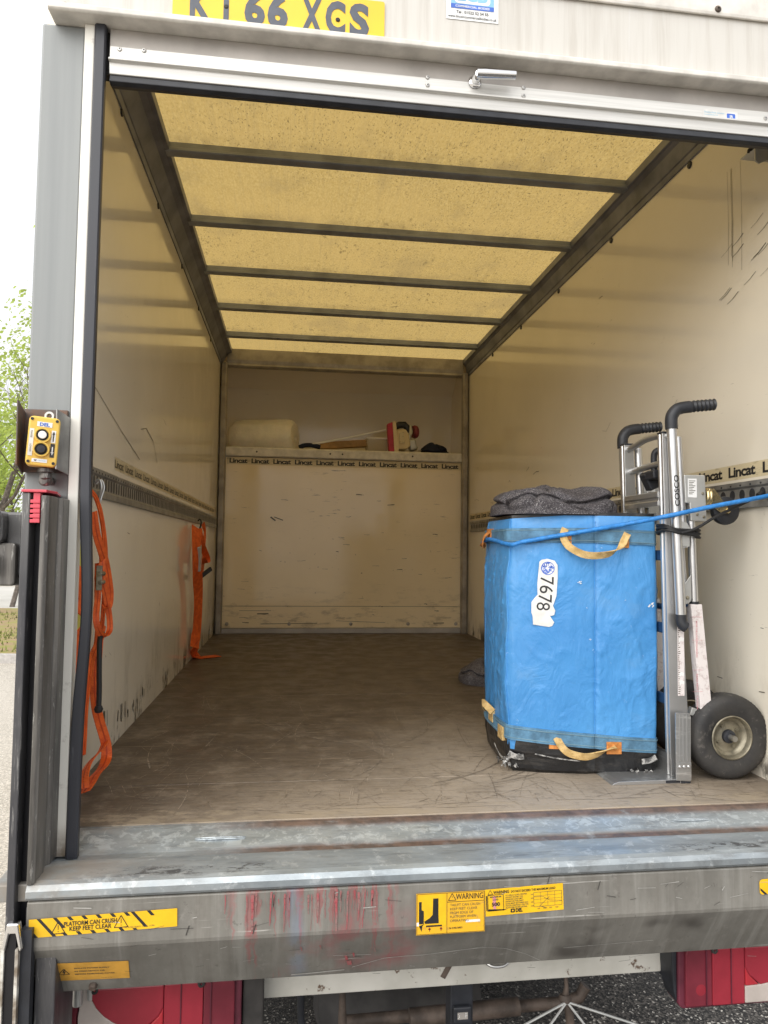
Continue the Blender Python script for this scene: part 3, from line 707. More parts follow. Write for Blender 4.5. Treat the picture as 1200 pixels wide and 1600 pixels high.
for z_, n_ in ((1.53, 5), (1.62, 4), (1.70, 5)):
    for k in range(n_): a = rs.uniform(3.40, 3.68); z2 = z_+rs.uniform(-.03, .03); rows.append(((a, z2), (a+.03, z2+.008), (a+.06, z2+.022), rs.uniform(.0012, .003)))
for k in range(5): a = 3.52+rs.uniform(-.06, .05); rows.append(((a, 1.98), (a+.004, 1.8), (a, 1.7-rs.random()*.1), .0012))
for k in range(7):
    a = rs.uniform(3.25, 3.68); b = rs.uniform(.05, .66); rows.append(((a, b), (a+rs.uniform(.003, .03), b+rs.uniform(-.004, .006)), rs.choice((.002, .003, .004))))
scrapes('scuff_marks', (W-.0003, 3.8, 0), (0, -1, 0), (0, 0, 1), rows)
rows = []
for k in range(16):
    a = rs.uniform(.5, 3); b = rs.uniform(.05, .16) if k % 2 else rs.uniform(.2, 1.3); ln = rs.uniform(.01, .07); rows.append(((a, b), (a+ln, b+rs.uniform(-.02, .02)), rs.choice((.002, .004))))
rows += [((1.0, 1.14), (1.1, 1.16), (1.25, 1.13), (1.35, 1.05), .004), ((.35, 1.16), (.7, 1.08), (1.0, 1.02), .003)]
for a, b, h_ in ((.9, .06, .06), (1.0, .05, .05), (1.12, .06, .045), (1.2, .07, .05), (.8, .07, .05), (1.75, .05, .06), (2.0, .06, .05), (2.4, .05, .06), (.62, .09, .06)):
    for k in range(4): q = a+rs.uniform(-.04, .04); rows.append(((q, b+rs.uniform(-.02, .02)), (q+rs.uniform(-.01, .01), b+h_*rs.random()), rs.uniform(.006, .018)))
scrapes('scuff_marks', (-W+.0003, 0, 0), (0, 1, 0), (0, 0, 1), rows)

# ---- rear frame: posts, strips, seals
for s in (-1, 1):
    mb = MB(); mb.box(min(s*1.047, s*.945), max(s*1.047, s*.945), -.10, -.058, -.03, 1.9455); mb.build('door_post', 'post', van, bevel=.006)
    MB().box(min(s*.9449, s*.921), max(s*.9449, s*.921), -.112, -.08, -.026, 1.9455).build('edge_strip', 'strip', van, bevel=.003)
    zs = [-.028+1.973*i/60 for i in range(61)]
    mb = MB(); vs = []
    for z in zs:
        bul = 0 if s > 0 else math.exp(-((z-.54)/.20)**2)*.0195
        x0 = -.9205+bul; x1 = x0+.026-(.004*math.exp(-((z-.54)/.22)**2) if s < 0 else 0); y0 = -.118-bul*.8
        vs += [(x0 if s < 0 else -x1, y0+.004, z), ((x0+.004) if s < 0 else -x0-.004, y0, z), ((x1-.003) if s < 0 else -x0-.003, y0, z), (x1 if s < 0 else -x0, y0+.004, z), (x1 if s < 0 else -x0, y0+.018, z), (x0 if s < 0 else -x1, y0+.018, z)]
    fs = []
    for i in range(60):
        for k in range(6): k2 = (k+1) % 6; fs.append((i*6+k, i*6+k2, i*6+6+k2, i*6+6+k))
    fs += [tuple(range(6)), tuple(range(360, 366))]
    mb.add(vs, fs); mb.build('door_seal', 'seal', van)
# header
hp = MB().box(-1.013, 1.047, -.13, -.0855, 1.9545, 2.52).build('header_panel', 'header', van, bevel=.004)
MB().prism([(-.085, 1.946), (-.150, 1.944), (-.155, 1.948), (-.155, 1.960), (-.151, 1.9635), (-.13, 1.966), (-.085, 1.954)], frx, -1.018, 1.05).build('header_lip', 'lip', van, bevel=.002)
MB().prism([(-.131, 2.134), (-.139, 2.132), (-.141, 2.14), (-.141, 2.52), (-.131, 2.52)], frx, .0, 1.05).build('header_trim', 'lip', van, bevel=.002)
def bolt(par, c, ax, r=.007, m='dull', h=.004):
    ax = Vector(ax)
    o = MB().lathe([(r*.30, h*.55), (r*.35, h), (r*.75, h*.9), (r, h*.3), (r, -.002)], c, ax, 14).build('bolt', m, par)
    mb = MB(); return o
for p in ((102, 9), (1122, 14)): bolt(hp, atY(*p, -.142 if p[0] > 900 else -.131), (0, -1, 0), .009, 'rusty')
MB().box(-.888, .95, -.104, -.088, 1.899, 1.9455).build('rear_frame_rail', 'dull', van, bevel=.002)
MB().box(-.95, .95, -.087, -.06, 1.84, 2.28).build('inner_header_light_block', 'under', van)  # unseen inner face of the header, put in to block light
# rolled-up shutter bottom rail with handle, seal and bolts
sh = MB().prism([(-.109, 1.8985), (-.109, 1.866), (-.12, 1.863), (-.12, 1.858), (-.11, 1.856), (-.106, 1.83), (-.09, 1.83), (-.09, 1.8985)], frx, -.886, .95).build('shutter', 'alloy', van, bevel=.0015)
MB().prism([(-.103, 1.8295), (-.107, 1.812), (-.094, 1.808), (-.075, 1.812), (-.072, 1.8295)], frx, -.886, .95).build('seal', 'rubber', sh, bevel=.002)
for p in ((187, 77), (225, 79), (668, 121), (668, 133), (818, 137), (818, 150), (1196, 185)): bolt(sh, atY(*p, -.1095), (0, -1, 0), .0055, 'steel', .003)
hb = atY(742, 128, -.112)
mb = MB(); mb.lathe([(.0, .034), (.008, .034), (.011, .03), (.011, .004), (.016, .002), (.017, 0)], hb, (0, -1, 0), 20)
e = hb+Vector((.098, -.032, .006)); a_ = hb+Vector((-.004, -.032, 0))
mb.tube([a_, a_.lerp(e, .2), a_.lerp(e, .6), e], [.0115, .0125, .0115, .0105], 12); mb.build('handle', 'chrome', sh)
d = Decal(atY(1098, 186, -.1093), (1, 0, 0), (0, 0, 1)); d.rect(0, -.006, .102, .028, 'paper')
d.text('Shutterdoor Limited', .004, .0185, .0048, 'skyink', 2, 0, .058); d.text('www.shutterdoor.uk', .004, .0125, .0035, 'skyink', 2, 0, .04); d.rect(.027, -.0005, .060, .0065, 'ink', 1); d.poly(rrect(.070, .095, .001, .022, .003), 'blueink', 1)
d.text('JR', .0825, .0065, .011, 'white', 3, .03, align='C'); d.rect(.072, -.004, .094, -.0015, 'skyink', 1); d.build('maker_label', sh)
# small sheet bracket with chain hook inside the top right corner
mb = MB(); c0 = atY(1180, 228, .03); mb.prism([(0, 0), (.06, .0), (.06, -.03), (.012, -.052), (.0, -.044)], lambda p, q, t: (c0.x+p, t, c0.z+q), .03, .034); mb.box(c0.x, c0.x+.15, .034, .1, c0.z-.003, c0.z)
br = mb.build('track_bracket', 'sheet', van)
mb = MB(); q0 = c0+Vector((-.001, 0, .0)); mb.tube(smooth_path([q0, q0+Vector((-.008, 0, -.008)), q0+Vector((-.014, 0, -.014)), q0+Vector((-.019, 0, -.013)), q0+Vector((-.021, 0, -.022))], 4), .004, 8); mb.build('chain', 'under', br)
# number plate and phone label on the header
d = Decal((-.737, -.1312, 1.957), (1, 0, 0), (0, 0, 1)); d.mb.prism(rrect(0, .52, 0, .111, .006), lambda p, q, t: d.pt(p, q, t), 0, .0025, d.mi('plate')); d.l = .0032
for ch_, x_ in (('K', .041), ('T', .105), ('6', .172), ('6', .228), ('X', .312), ('C', .371), ('S', .431)): d.text(ch_, x_, .016, .082, 'plateink', 1, .045, .050 if ch_ != 'T' else .046, cap=.73)
np_ = d.build('number_plate', hp)
for p in ((.128, .052), (.402, .05)):
    c = Vector((-.737+p[0], -.1348, 1.957+p[1])); MB().lathe([(0, .002), (.004, .002), (.006, 0)], c, (0, -1, 0), 10).build('screw', 'under', hp)
o1 = atY(697, 24, -.131); d = Decal(o1, (1, 0, 0), (0, 0, 1)); d.rect(0, -.008, .138, .10, 'white'); d.poly(rrect(.012, .126, .026, .09, .012), 'skyink', 1); d.poly(rrect(.022, .116, .036, .082, .01), 'white', 2); d.text('LCB', .069, .042, .036, 'skyink', 3, .05, .08, align='C')
d.rect(.012, .022, .126, .034, 'blueink', 3); d.text('COMMERCIAL BODIES', .069, .025, .006, 'white', 4, .02, .09, align='C')
d.text('Tel : 01522 52 54 55', .069, .009, .008, 'ink', 2, .02, .085, align='C'); d.text('www.lincolncommercialbodies.co.uk', .069, -.003, .0075, 'ink', 2, .012, .128, align='C'); d.build('phone_label', hp)

# ---- sill, cover, beam
sp = [(.0, -.003), (-.014, -.004), (-.04, -.012), (-.088, -.026), (-.098, -.03), (-.131, -.031), (-.137, -.023), (-.15, -.022), (-.232, -.022), (-.246, -.026), (-.253, -.036), (-.253, -.049), (-.248, -.056), (-.236, -.058), (-.236, -.07), (.0, -.07)]
sill = MB().prism(sp, frx, -.957, 1.0, sm=False).build('rear_sill', 'sill', van, bevel=.002)
MB().box(-1.03, -.958, -.23, -.012, -.066, -.03).build('sill_end_plate', 'sill', van, bevel=.003)
for cx in (-.58, .63):
    mb = MB(); 
    for k in (0, 1): mb.tube([(cx-.06, -.058-k*.006, -.0165-k*.0015), (cx-.02, -.060-k*.006, -.0155-k*.001), (cx+.03, -.060-k*.006, -.0155-k*.001), (cx+.06, -.058-k*.006, -.0165-k*.0015)], [.0006, .0022, .0022, .0006], 8)
    mb.build('drain_slot', 'sill', sill)
cp = [(-.238, -.0585), (-.2465, -.060), (-.2490, -.150), (-.2475, -.158), (-.172, -.288), (-.166, -.290), (-.166, -.28), (-.235, -.156), (-.236, -.07)]
cover = MB().prism(cp, frx, -.955, 1.0).build('rear_cover', 'cover', van, bevel=.003)
MB().prism([(-.239, -.062), (-.166, -.284), (-.05, -.284), (-.05, -.072)], frx, -.9535, -.948).build('cover_end', 'cover', van)
# stickers
FY = -.2493
def sticker_frame(px0, py0, px1, py1, pyt):
    a = atY(px0, py0, FY); b = atY(px1, py1, FY); t = atY(px0, pyt, FY)
    return a, (b-a).length, abs(t.z-a.z), b-a
a, wd, ht, u = sticker_frame(45, 1466, 277, 1447, 1437)
d = Decal((a.x, -.2495, a.z), (u.x, 0, u.z), (0, 0, 1)); d.rect(0, 0, wd, ht, 'yellowst')
def stripe(x, b0, b1, wdt=.0075):
    k = .85; d.poly([(x-b0*k, b0), (x+wdt-b0*k, b0), (x+wdt-b1*k, b1), (x-b1*k, b1)], 'ink', 1)
for x in (.047, .079): stripe(x, .0 if x < .05 else ht*.42, ht)
stripe(.011, 0, ht*.28)
for i in range(5): stripe(.107+.0285*i, ht*.8, ht); 
for i in range(5): stripe(.070+.0285*i, 0, ht*.18)
stripe(.235, ht*.12, ht); stripe(.268, ht*.72, ht); stripe(.21, 0, ht*.1)
d.tri((.058, ht*.42), .024, .0016, 'ink', 2); d.tri((.184, ht*.5), .024, .0016, 'ink', 2)
for cx, q in ((.058, .42), (.184, .5)): d.line((cx, ht*q-.003), (cx, ht*q+.007), .0012, 'ink', 2); d.disc((cx, ht*q-.0065), .001, 'ink', 2, 8)
d.text('PLATFORM CAN CRUSH', .1225, ht*.50, .0092, 'ink', 3, .018, .106, align='C'); d.text('KEEP FEET CLEAR', .1225, ht*.22, .0092, 'ink', 3, .018, .084, align='C')
d.text('Tel: 01902 769571  Pt. No. 31780', .19, .005, .003, 'greyink', 3, 0, .062); d.build('warning_sticker', cover)
a, wd, ht, u = sticker_frame(650, 1462, 757, 1453, 1397)
d = Decal((a.x, -.2502, a.z+.001), (u.x, 0, .005*u.x), (0, 0, 1)); d.rect(0, 0, wd, ht, 'wornst'); d.rect(.004, .018, wd*.43, ht-.003, 'yellowst', 1)
def frame(x0, y0, x1, y1, t, m='ink', lay=2):
    for p in (((x0, y0), (x1, y0)), ((x1, y0), (x1, y1)), ((x1, y1), (x0, y1)), ((x0, y1), (x0, y0))): d.line(p[0], p[1], t, m, lay)
frame(.0015, .0015, wd-.0015, ht-.0015, .0009); d.line((wd*.445, .002), (wd*.445, ht-.002), .001, 'ink'); d.line((wd*.445, ht*.76), (wd-.002, ht*.76), .0012, 'ink')
d.poly([(.006, .024), (.017, .024), (.017, .052), (.012, .054), (.012, ht*.80), (.006, ht*.80)], 'ink', 2); d.poly([(.006, .02), (.012, .008), (.014, .02), (.019, .024)], 'ink', 2)
d.poly([(.038, .078), (.050, .078), (.050, .042), (.051, .024), (.02, .024), (.018, .029), (.030, .036), (.037, .043)], 'ink', 2)
d.rect(.022, .017, .058, .0205, 'ink', 2)
for xx in (.03, .056): d.line((xx, .007), (xx, .013), .0012, 'maroon', 2); d.tri((xx, .013), .004, .0015, 'maroon', 2)
d.tri((wd*.52, ht*.875), .015, .0013, 'ink', 3); d.line((wd*.52, ht*.86), (wd*.52, ht*.90), .001, 'ink', 3)
d.text('WARNING', wd*.575, ht*.815, .0125, 'ink', 3, .004, wd*.40)
for i, t in enumerate(('TAILIFT CAN CRUSH', 'KEEP FEET CLEAR', 'FROM EDGE OF', 'PLATFORM WHEN', 'OPERATING')): d.text(t, wd*.49, ht*(.655-.095*i), .0056, 'greyink', 3, .0, (.44, .40, .34, .38, .27)[i]*wd)
d.text('Tel. 01902 769571', wd*.47, ht*.11, .004, 'ink', 3, .03, wd*.2); d.rect(wd*.72, ht*.25, wd*.93, ht*.31, 'paper', 3); d.rect(.001, .02, .006, .028, 'paper', 3); d.build('warning_sticker', cover)
a, wd, ht, u = sticker_frame(758, 1432, 880, 1425, 1390)
d = Decal((a.x+.001, -.2496, a.z), (u.x, 0, .035*u.x), (0, 0, 1)); d.rect(0, 0, wd, ht, 'yellowst')
d.tri((.012, ht*.875), .0095, .001, 'ink'); d.text('WARNING', .019, ht*.81, .0072, 'ink', 2, .03, .037); d.text('DO NOT EXCEED THE MAXIMUM LOAD', .060, ht*.81, .0052, 'ink', 2, .03, .105)
frame(.006, .012, .042, ht*.78, .0012); d.poly([(.004, .011), (.042, .0105), (.05, .0125), (.008, .0155)], 'ink', 2); d.rect(.002, .012, .0045, .045, 'ink', 2)
d.poly([(.018, .016), (.024, .014), (.025, .04), (.02, .045), (.017, .04)], 'pink', 2); d.text('MAXIMUM', .024, .040, .0035, 'greyink', 3, .03, .026, align='C'); d.text('LOAD', .024, .034, .0035, 'greyink', 3, .03, .013, align='C'); d.text('500', .024, .0215, .0082, 'ink', 4, .03, .019, align='C')
for i in range(7): d.text(('AT 600mm LOAD CENTRE', 'DO NOT EXCEED THE', 'WORKING LOAD LIMIT', 'SHOWN ON THE CHART', 'LOAD MUST BE STABLE AND', 'PLACED CENTRALLY ON THE', 'PLATFORM WHEN LIFTING')[i], .047, ht*(.70-.078*i), .0031, 'greyink', 2, .02, (.05, .04, .04, .042, .053, .053, .05)[i])
d.text('DEL', .070, .004, .0085, 'ink', 2, .05, .016); d.poly(rrect(.058, .068, .004, .0125, .002), 'ink', 2); d.disc((.063, .0085), .002, 'yellowst', 3, 8)
frame(.113, .012, wd-.004, ht*.74, .0008, 'greyink')
for k in (1, 2, 3): x_ = .113+(wd-.117)*k/4; d.line((x_, .012), (x_, ht*.74), .0006, 'greyink'); y_ = .012+(ht*.74-.012)*k/4; d.line((.113, y_), (wd-.004, y_), .0006, 'greyink')
for p in (((.113, .034), (.135, .033)), ((.135, .033), (.15, .024)), ((.15, .024), (wd-.004, .021)), ((.128, .014), (.15, .032))): d.line(p[0], p[1], .0009, 'greyink')
for k in range(4): d.text(('200', '300', '400', '500')[k], .106, .013+.0085*k, .003, 'greyink', 2); d.text(('400', '600', '800', '1000')[k], .121+.014*k, .006, .003, 'greyink', 2)
d.build('warning_sticker', cover)
a, wd, ht, u = sticker_frame(1187, 1398, 1240, 1395, 1374)
d = Decal((a.x, -.2495, a.z), (u.x, 0, .03*u.x), (0, 0, 1)); d.poly(rrect(0, .2, 0, ht, .008), 'yellowst')
for x in (.012, .05, .088, .126, .164): d.poly([(x, ht*.0), (x+.009, 0), (x+.009-.025, ht), (x-.025, ht)] if x > .02 else [(.002, .010), (.012, .0), (.02, .0), (.0015, .016)], 'ink', 1)
d.build('warning_sticker', cover)
# paint runs and scrapes on the cover
g = G('red_paint_run', (.36, .1, .1), .5)
g.col(g.mix(g.ramp(g.noise(g.mp((3, 1, 1)), 30, 6, .7), .38, .62), (.25, .17, .155), (.36, .075, .085))); MAT['redpaint'] = g; MAT['scrape'] = plain('bare_scrape', (.52, .51, .48), .4, .3, .25, 40); MAT['tar'] = plain('dark_scuff', (.06, .055, .05), .6, 0, .3, 30)
d = Decal((0, -.2494, -.06), (1, 0, 0), (0, 0, 1)); rd = random.Random(17)
def run(x, z0, z1, wd, m='redpaint', lay=1):
    z = z0; dx = 0
    while z > z1:
        st_ = min(rd.uniform(.004, .016), z-z1+.001); nx = dx+rd.uniform(-.0011, .0011)
        t = (z0-z)/max(.001, z0-z1); w0 = wd*.75*(1-.6*t)*rd.uniform(.8, 1.1)
        d.line((x+dx, z), (x+nx, z-st_-.0006), w0, m, lay)
        dx = nx; z -= st_
for x_, l_, w_ in ((-.505, .08, .004), (-.492, .085, .0095), (-.484, .05, .004), (-.452, .07, .006), (-.447, .04, .003), (-.423, .085, .005), (-.412, .06, .0025), (-.372, .05, .006), (-.365, .085, .0025), (-.352, .07, .007), (-.335, .06, .0035), (-.312, .09, .010), (-.302, .05, .004), (-.286, .088, .006), (-.272, .045, .003), (-.262, .07, .007), (-.247, .085, .004), (-.232, .04, .008), (-.222, .075, .003), (-.55, .04, .003), (-.19, .06, .003)):
    run(x_, rd.uniform(-.012, .0), -l_, w_)
    if rd.random() < .6: run(x_+rd.uniform(-.012, .012), rd.uniform(-.03, -.005), -l_*rd.uniform(.5, .9), .002)
for k in range(34):
    x_ = rd.uniform(-.9, .75); z_ = rd.uniform(-.088, -.006); l_ = rd.uniform(.006, .05); d.line((x_, z_), (x_+l_, z_+rd.uniform(-.006, .01)), rd.choice((.0007, .001, .0016)), rd.choice(('scrape', 'scrape', 'tar')), 2)
for x_, z_ in ((-.63, -.07), (-.49, -.075), (.29, -.02), (.17, .0)): d.line((x_, z_-.012), (x_+.006, z_+.008), .0022, 'tar', 2)
d.mb.build('paint_marks', d.mats, cover, kind='stuff')
# low voltage sticker on the sloping lower face
va = Vector((0, -.2475+.172, -.158+.288)).normalized(); nn = Vector((1, 0, 0)).cross(va)
def onslope(px, py):
    r_ = ray(px, py); p0 = Vector((0, -.2479, -.158)); k = (p0-CC).dot(nn)/r_.dot(nn); return CC+r_*k
a = onslope(86, 1532); b = onslope(203, 1527); t = onslope(82, 1505); ht = (t-a).length; wd = (b-a).length
d = Decal(a+nn*.0006, (b-a), va); d.rect(0, 0, wd, ht, 'oldst'); d.tri((.021, ht*.5), .019, .0016, 'ink'); d.poly([(.0225, ht*.68), (.018, ht*.48), (.021, ht*.48), (.0195, ht*.3), (.025, ht*.53), (.022, ht*.53), (.0245, ht*.66)], 'ink', 2)
for i, t in enumerate(('ISOLATE POWER SUPPLY', 'IN EMERGENCY OR', 'BEFORE REMOVING COVER')): d.text(t, .043, ht*(.66-.17*i), .0042, 'greyink', 2, .02, (.072, .062, .082)[i])
d.text('Part No. 31766', .096, ht*.08, .0025, 'greyink', 2); d.build('warning_sticker', cover)
d = Decal(Vector((0, -.2479, -.158))+nn*.0006, (1, 0, 0), va)
def sl_(px, py): q = onslope(px, py)-Vector((0, -.2479, -.158)); return (q.x, q.dot(va))
for row, wd in (([(455, 1522), (480, 1520), (510, 1517), (538, 1514)], .0035), ([(550, 1510), (575, 1503), (600, 1496), (630, 1493), (660, 1491), (700, 1486), (730, 1482), (760, 1479)], .0016), ([(760, 1479), (790, 1481), (820, 1489), (845, 1500)], .001), ([(520, 1492), (580, 1490)], .001), ([(880, 1480), (950, 1474), (1020, 1468)], .0012), ([(985, 1495), (1010, 1490)], .0018)):
    for i in range(len(row)-1): d.line(sl_(*row[i]), sl_(*row[i+1]), wd, 'scrape', 1)
for px, py, w_ in ((545, 1500, .010), (540, 1492, .006), (552, 1488, .004), (470, 1478, .003), (500, 1476, .003), (585, 1480, .003)):
    q = sl_(px, py); d.line((q[0], q[1]), (q[0]+.003, q[1]-.016), w_, 'redpaint', 1)
for k in range(26): q = sl_(rd.uniform(70, 1180), rd.uniform(1475, 1520)); d.line(q, (q[0]+rd.uniform(.004, .03), q[1]+rd.uniform(-.006, .006)), rd.choice((.0007, .0011)), rd.choice(('scrape', 'tar')), 2)
d.mb.build('paint_marks', d.mats, cover, kind='stuff')
MB().lathe([(0, .010), (.0075, .010), (.0085, .007), (.0085, 0)], onslope(146, 1538), nn, 6).build('bolt', 'rusty', cover)
bm_ = MB().box(-.482, .597, .03, .05, -.455, -.27).build('chassis_beam', 'beam', van, bevel=.003)
mb = MB(); mb.obox((.0, .0295, -.415), ((.5, 0, .85), (0, 1, 0), (.85, 0, -.5)), (.02, .0012, .007)); mb.build('rusty_slot', 'rusty', bm_)
mb = MB(); mb.tube(smooth_path([(.10, .024, -.395), (.12, .016, -.404), (.15, .016, -.404), (.17, .024, -.395)], 5), .004, 8); mb.build('tow_loop', 'steel', bm_)
# ---- tail lights
def light(x0, x1, flip):
    y0 = -.035; z0, z1 = -.505, -.352; ln = x1-x0
    X = lambda t: x0+t*ln if not flip else x1-t*ln
    hs_ = MB().prism(rrect(x0-.006, x1+.006, z0-.006, z1+.006, .018, 5), fry, y0-.006, y0+.06).build('tail_light', 'lframe', van, bevel=.004)
    def lens(name, poly, m, dz=.010):
        pts = [(X(a), z0+b*(z1-z0)) for a, b in poly]
        MB().prism(pts, fry, y0-.006-dz, y0-.004).build(name, m, hs_, bevel=.003)
    arc = [(.14+.40*math.sin(t*.1963)*1.0, .98-.80*math.sin(t*.1963) if t < 0 else .0) for t in range(0)]
    curve = [(.13, .97), (.142, .82), (.170, .68), (.215, .55), (.275, .44), (.36, .36), (.45, .325), (.557, .315)]
    lens('lens', [(.02, .02), (.06, .02), (.062, .3), (.058, .55), (.068, .75), (.07, .97), (.02, .97)], 'ldark')
    lens('lens', [(.068, .02), (.557, .02), (.557, .312)]+[(a-.0015, b-.004) for a, b in curve[::-1][1:]]+[(.078, .97), (.076, .75), (.066, .55), (.07, .3)], 'lclear', .009)
    lens('lens', [(.46, .330), (.5565, .320), (.5565, .62), (.53, .50)], 'lhot', .0125)
    lens('lens', curve[:-1]+[(.53, .50), (.556, .62), (.5565, .97)], 'ldark' if False else 'lred', .012)
    lens('lens', [(.558, .02), (.788, .02), (.788, .97), (.558, .97)], 'lred')
    lens('lens', [(.79, .02), (.975, .02), (.975, .9), (.965, .97), (.79, .97)], 'ldark', .009)
    for t in (.655, .83): MB().box(min(X(t), X(t+.006)), max(X(t), X(t+.006)), y0-.0185, y0-.015, z0+.006, z1-.006).build('lens_rib', 'lframe', hs_)
    mb = MB(); mb.lathe([(0, .001), (.012, .0005), (.018, 0)], (X(.87), y0-.0147, z0+.045), (0, -1, 0), 20); mb.build('reflector', 'lred' if flip else 'ldark', hs_)
    for t in (.16, .775): MB().lathe([(.002, .002), (.004, .004), (.008, .003), (.010, -.004)], (X(t), y0-.017, z1-.008), (0, -1, 0), 12).build('screw', 'under', hs_)
    return hs_
light(-.925, -.528, False); light(.612, 1.01, True)
mb = MB(); mb.prism([(.592, -.36), (.606, -.36), (.606, -.50), (.597, -.47), (.592, -.42)], fry, -.035, .03); mb.box(.60, 1.0, .03, .06, -.47, -.30); mb.build('light_bracket', 'rubber', van, bevel=.004)
mb = MB(); mb.box(-.52, -.47, -.03, .03, -.52, -.30); mb.box(-.95, -.5, .03, .06, -.47, -.30); mb.build('light_bracket', 'under', van, bevel=.004)
# ---- tail lift column on the left
mb = MB(); mb.box(-.995, -.9785, -.25, -.09, -1.0+.08, .795); col = mb.build('lift_column', 'column', van, bevel=.002)
MB().box(-.978, -.9565, -.215, -.18, -.9, .785).build('column_slot', 'darkgap', col)
mb = MB(); mb.prism([(-.9565, -.25), (-.947, -.25), (-.942, -.243), (-.942, -.19), (-.948, -.183), (-.948, -.163), (-.94, -.156), (-.94, -.104), (-.9565, -.104)], frz, -.024, .79); mb.build('column_flange', 'worncol', col, bevel=.002)
MB().box(-.9565, -.95, -.245, -.10, -.9, -.07).build('column_flange', 'column', col, bevel=.002)
mb = MB(); mb.prism([(-.996, -.255), (-.944, -.255), (-.939, -.20), (-.962, -.105), (-.996, -.105)], frz, .7955, .8015); cap = mb.build('column_cap', 'red', col, bevel=.0015)
mb = MB()
for k in range(5): mb.box(-.9775, -.9575, -.252, -.236, .780-.0105*k-.0075, .780-.0105*k)
mb.box(-.9725, -.9585, -.249, -.236, .735, .795); mb.build('cap_plug', 'red', cap, bevel=.001)
# chromed fork of the sliding carriage with pale edge strips below
c0 = atY(21, 1442, -.27)
mb = MB(); x1 = c0.x
mb.prism([(-.012, .0), (.012, .0), (.022, -.052), (.015, -.056), (.006, -.02), (-.006, -.02), (-.013, -.056), (-.021, -.05)], lambda p, q, t: (x1+p*.95, t, c0.z+q), -.275, -.258)
cg = mb.build('lift_carriage', 'chrome', van, bevel=.003)
for dx in (-.018, .0095): MB().box(x1+dx-.003, x1+dx+.003, -.274, -.262, -.75, c0.z-.052).build('edge_strip', 'strip', cg)
MB().box(x1-.0148, x1+.006, -.268, -.255, -.75, c0.z-.02).build('slide_bar', 'darkgap', cg)
MB().box(x1+.0126, x1+.034, -.262, -.24, -.75, c0.z-.02).build('slide_bar', 'rubber', cg)
MB().box(x1+.034, x1+.075, -.235, -.10, -.75, -.17).build('lower_column', 'column', van, bevel=.003)
MB().prism([(0, 0), (.06, 0), (.06, .06), (.045, .09), (0, .09)], lambda p, q, t: (-.992+p, t, -.31-.0-q), -.16, -.08).build('column_foot', 'under', van, bevel=.003)
mb = MB(); mb.tube([(-.897, -.06, -.30), (-.897, -.06, -.385)], .011, 10); mb.tube([(-.872, -.05, -.30), (-.872, -.05, -.38)], .007, 8); mb.build('cable_sleeve', 'sheet', van)
# dark lock bracket left of the column
y_ = -.20; mb = MB(); p0 = atY(0, 848, y_); p1 = atY(28, 915, y_); p2 = atY(30, 796, y_)
mb.prism(rrect(p0.x-.16, p1.x, p1.z, p0.z, .008), lambda p, q, t: (p, t, q), y_-.02, y_+.05)
lk = mb.build('lock_bracket', 'worncol', van, bevel=.004)
mb = MB(); mb.prism(rrect(p0.x-.16, p2.x-.020, p0.z-.005, p2.z-.004, .02), lambda p, q, t: (p, t, q), y_-.03, y_+.04); mb.box(p2.x-.024, p2.x+.012, y_-.004, y_+.05, p1.z+.02, p2.z-.006); mb.build('lock_arm', 'column', lk, bevel=.006)
mb = MB(); mb.tube([(p0.x-.16, y_-.045, p2.z-.028), (p0.x+.012, y_-.045, p2.z-.028)], .026, 18); mb.tube([(p0.x-.16, y_-.035, p1.z+.045), (p0.x+.006, y_-.035, p1.z+.045)], .024, 18); mb.build('lock_pin', 'palloy', lk, bevel=.002)
# ---- control box on its bracket
MB().box(-1.050, -.952, -.112, -.1015, .852, 1.0).build('control_bracket', 'bracket', van, bevel=.001)
mb = MB(); a = atY(28, 632, -.19); b = atY(46, 745, -.112)
mb.add([(a.x, -.19, 1.005), (-1.045, -.112, .992), (-1.045, -.112, .846), (a.x+.002, -.19, .862), (a.x-.0025, -.19, 1.005), (-1.0485, -.112, .992), (-1.0485, -.112, .846), (a.x-.0005, -.19, .862)], [(0, 1, 2, 3), (7, 6, 5, 4), (0, 4, 5, 1), (1, 5, 6, 2), (2, 6, 7, 3), (3, 7, 4, 0)]); mb.build('control_bracket', 'bracket', van)
mb = MB(); mb.add([(-.958, -.165, .992), (-.945, -.112, .982), (-.945, -.112, .848), (-.955, -.165, .856), (-.960, -.165, .992), (-.9475, -.112, .982), (-.9475, -.112, .848), (-.9575, -.165, .856)], [(0, 1, 2, 3), (7, 6, 5, 4), (0, 4, 5, 1), (1, 5, 6, 2), (2, 6, 7, 3), (3, 7, 4, 0)]); mb.build('control_bracket', 'tierail', van)
YB = -.178; A = atY(40, 728, YB); B = atY(83, 652, YB)
til = Vector((.055, 0, 1)).normalized(); uu = Vector((.955, .29, -.055)).normalized(); til = (til-uu*til.dot(uu)).normalized(); nB = uu.cross(til)
wB = .064; hB = .112; O = A+Vector((.0005, -.008, .002))
fb = lambda p, q, t: tuple(O+uu*p+til*q-nB*t)
cbx = MB().prism(rrect(0, wB, 0, hB, .010, 5), fb, 0, .044).build('control_box', 'yellow', van, bevel=.004, seg=3)
d = Decal(O+nB*.0004, uu, til)
d.rect(.017, .089, .048, .100, 'white'); d.text('DEL', .0325, .0905, .0078, 'blueink', 2, .03, .020, align='C')
d.rect(.0035, .022, .0125, .083, 'paper'); d.text('RAISE', .0062, .078, .0035, 'greyink', 2, 0, .016, rot=-math.pi/2); d.text('LOWER', .0062, .048, .0035, 'greyink', 2, 0, .018, rot=-math.pi/2)
d.rect(.048, .055, .057, .083, 'white'); d.line((.0525, .058), (.0525, .079), .0022, 'ink', 2); d.poly([(.0495, .074), (.0555, .074), (.0525, .081)], 'ink', 2)
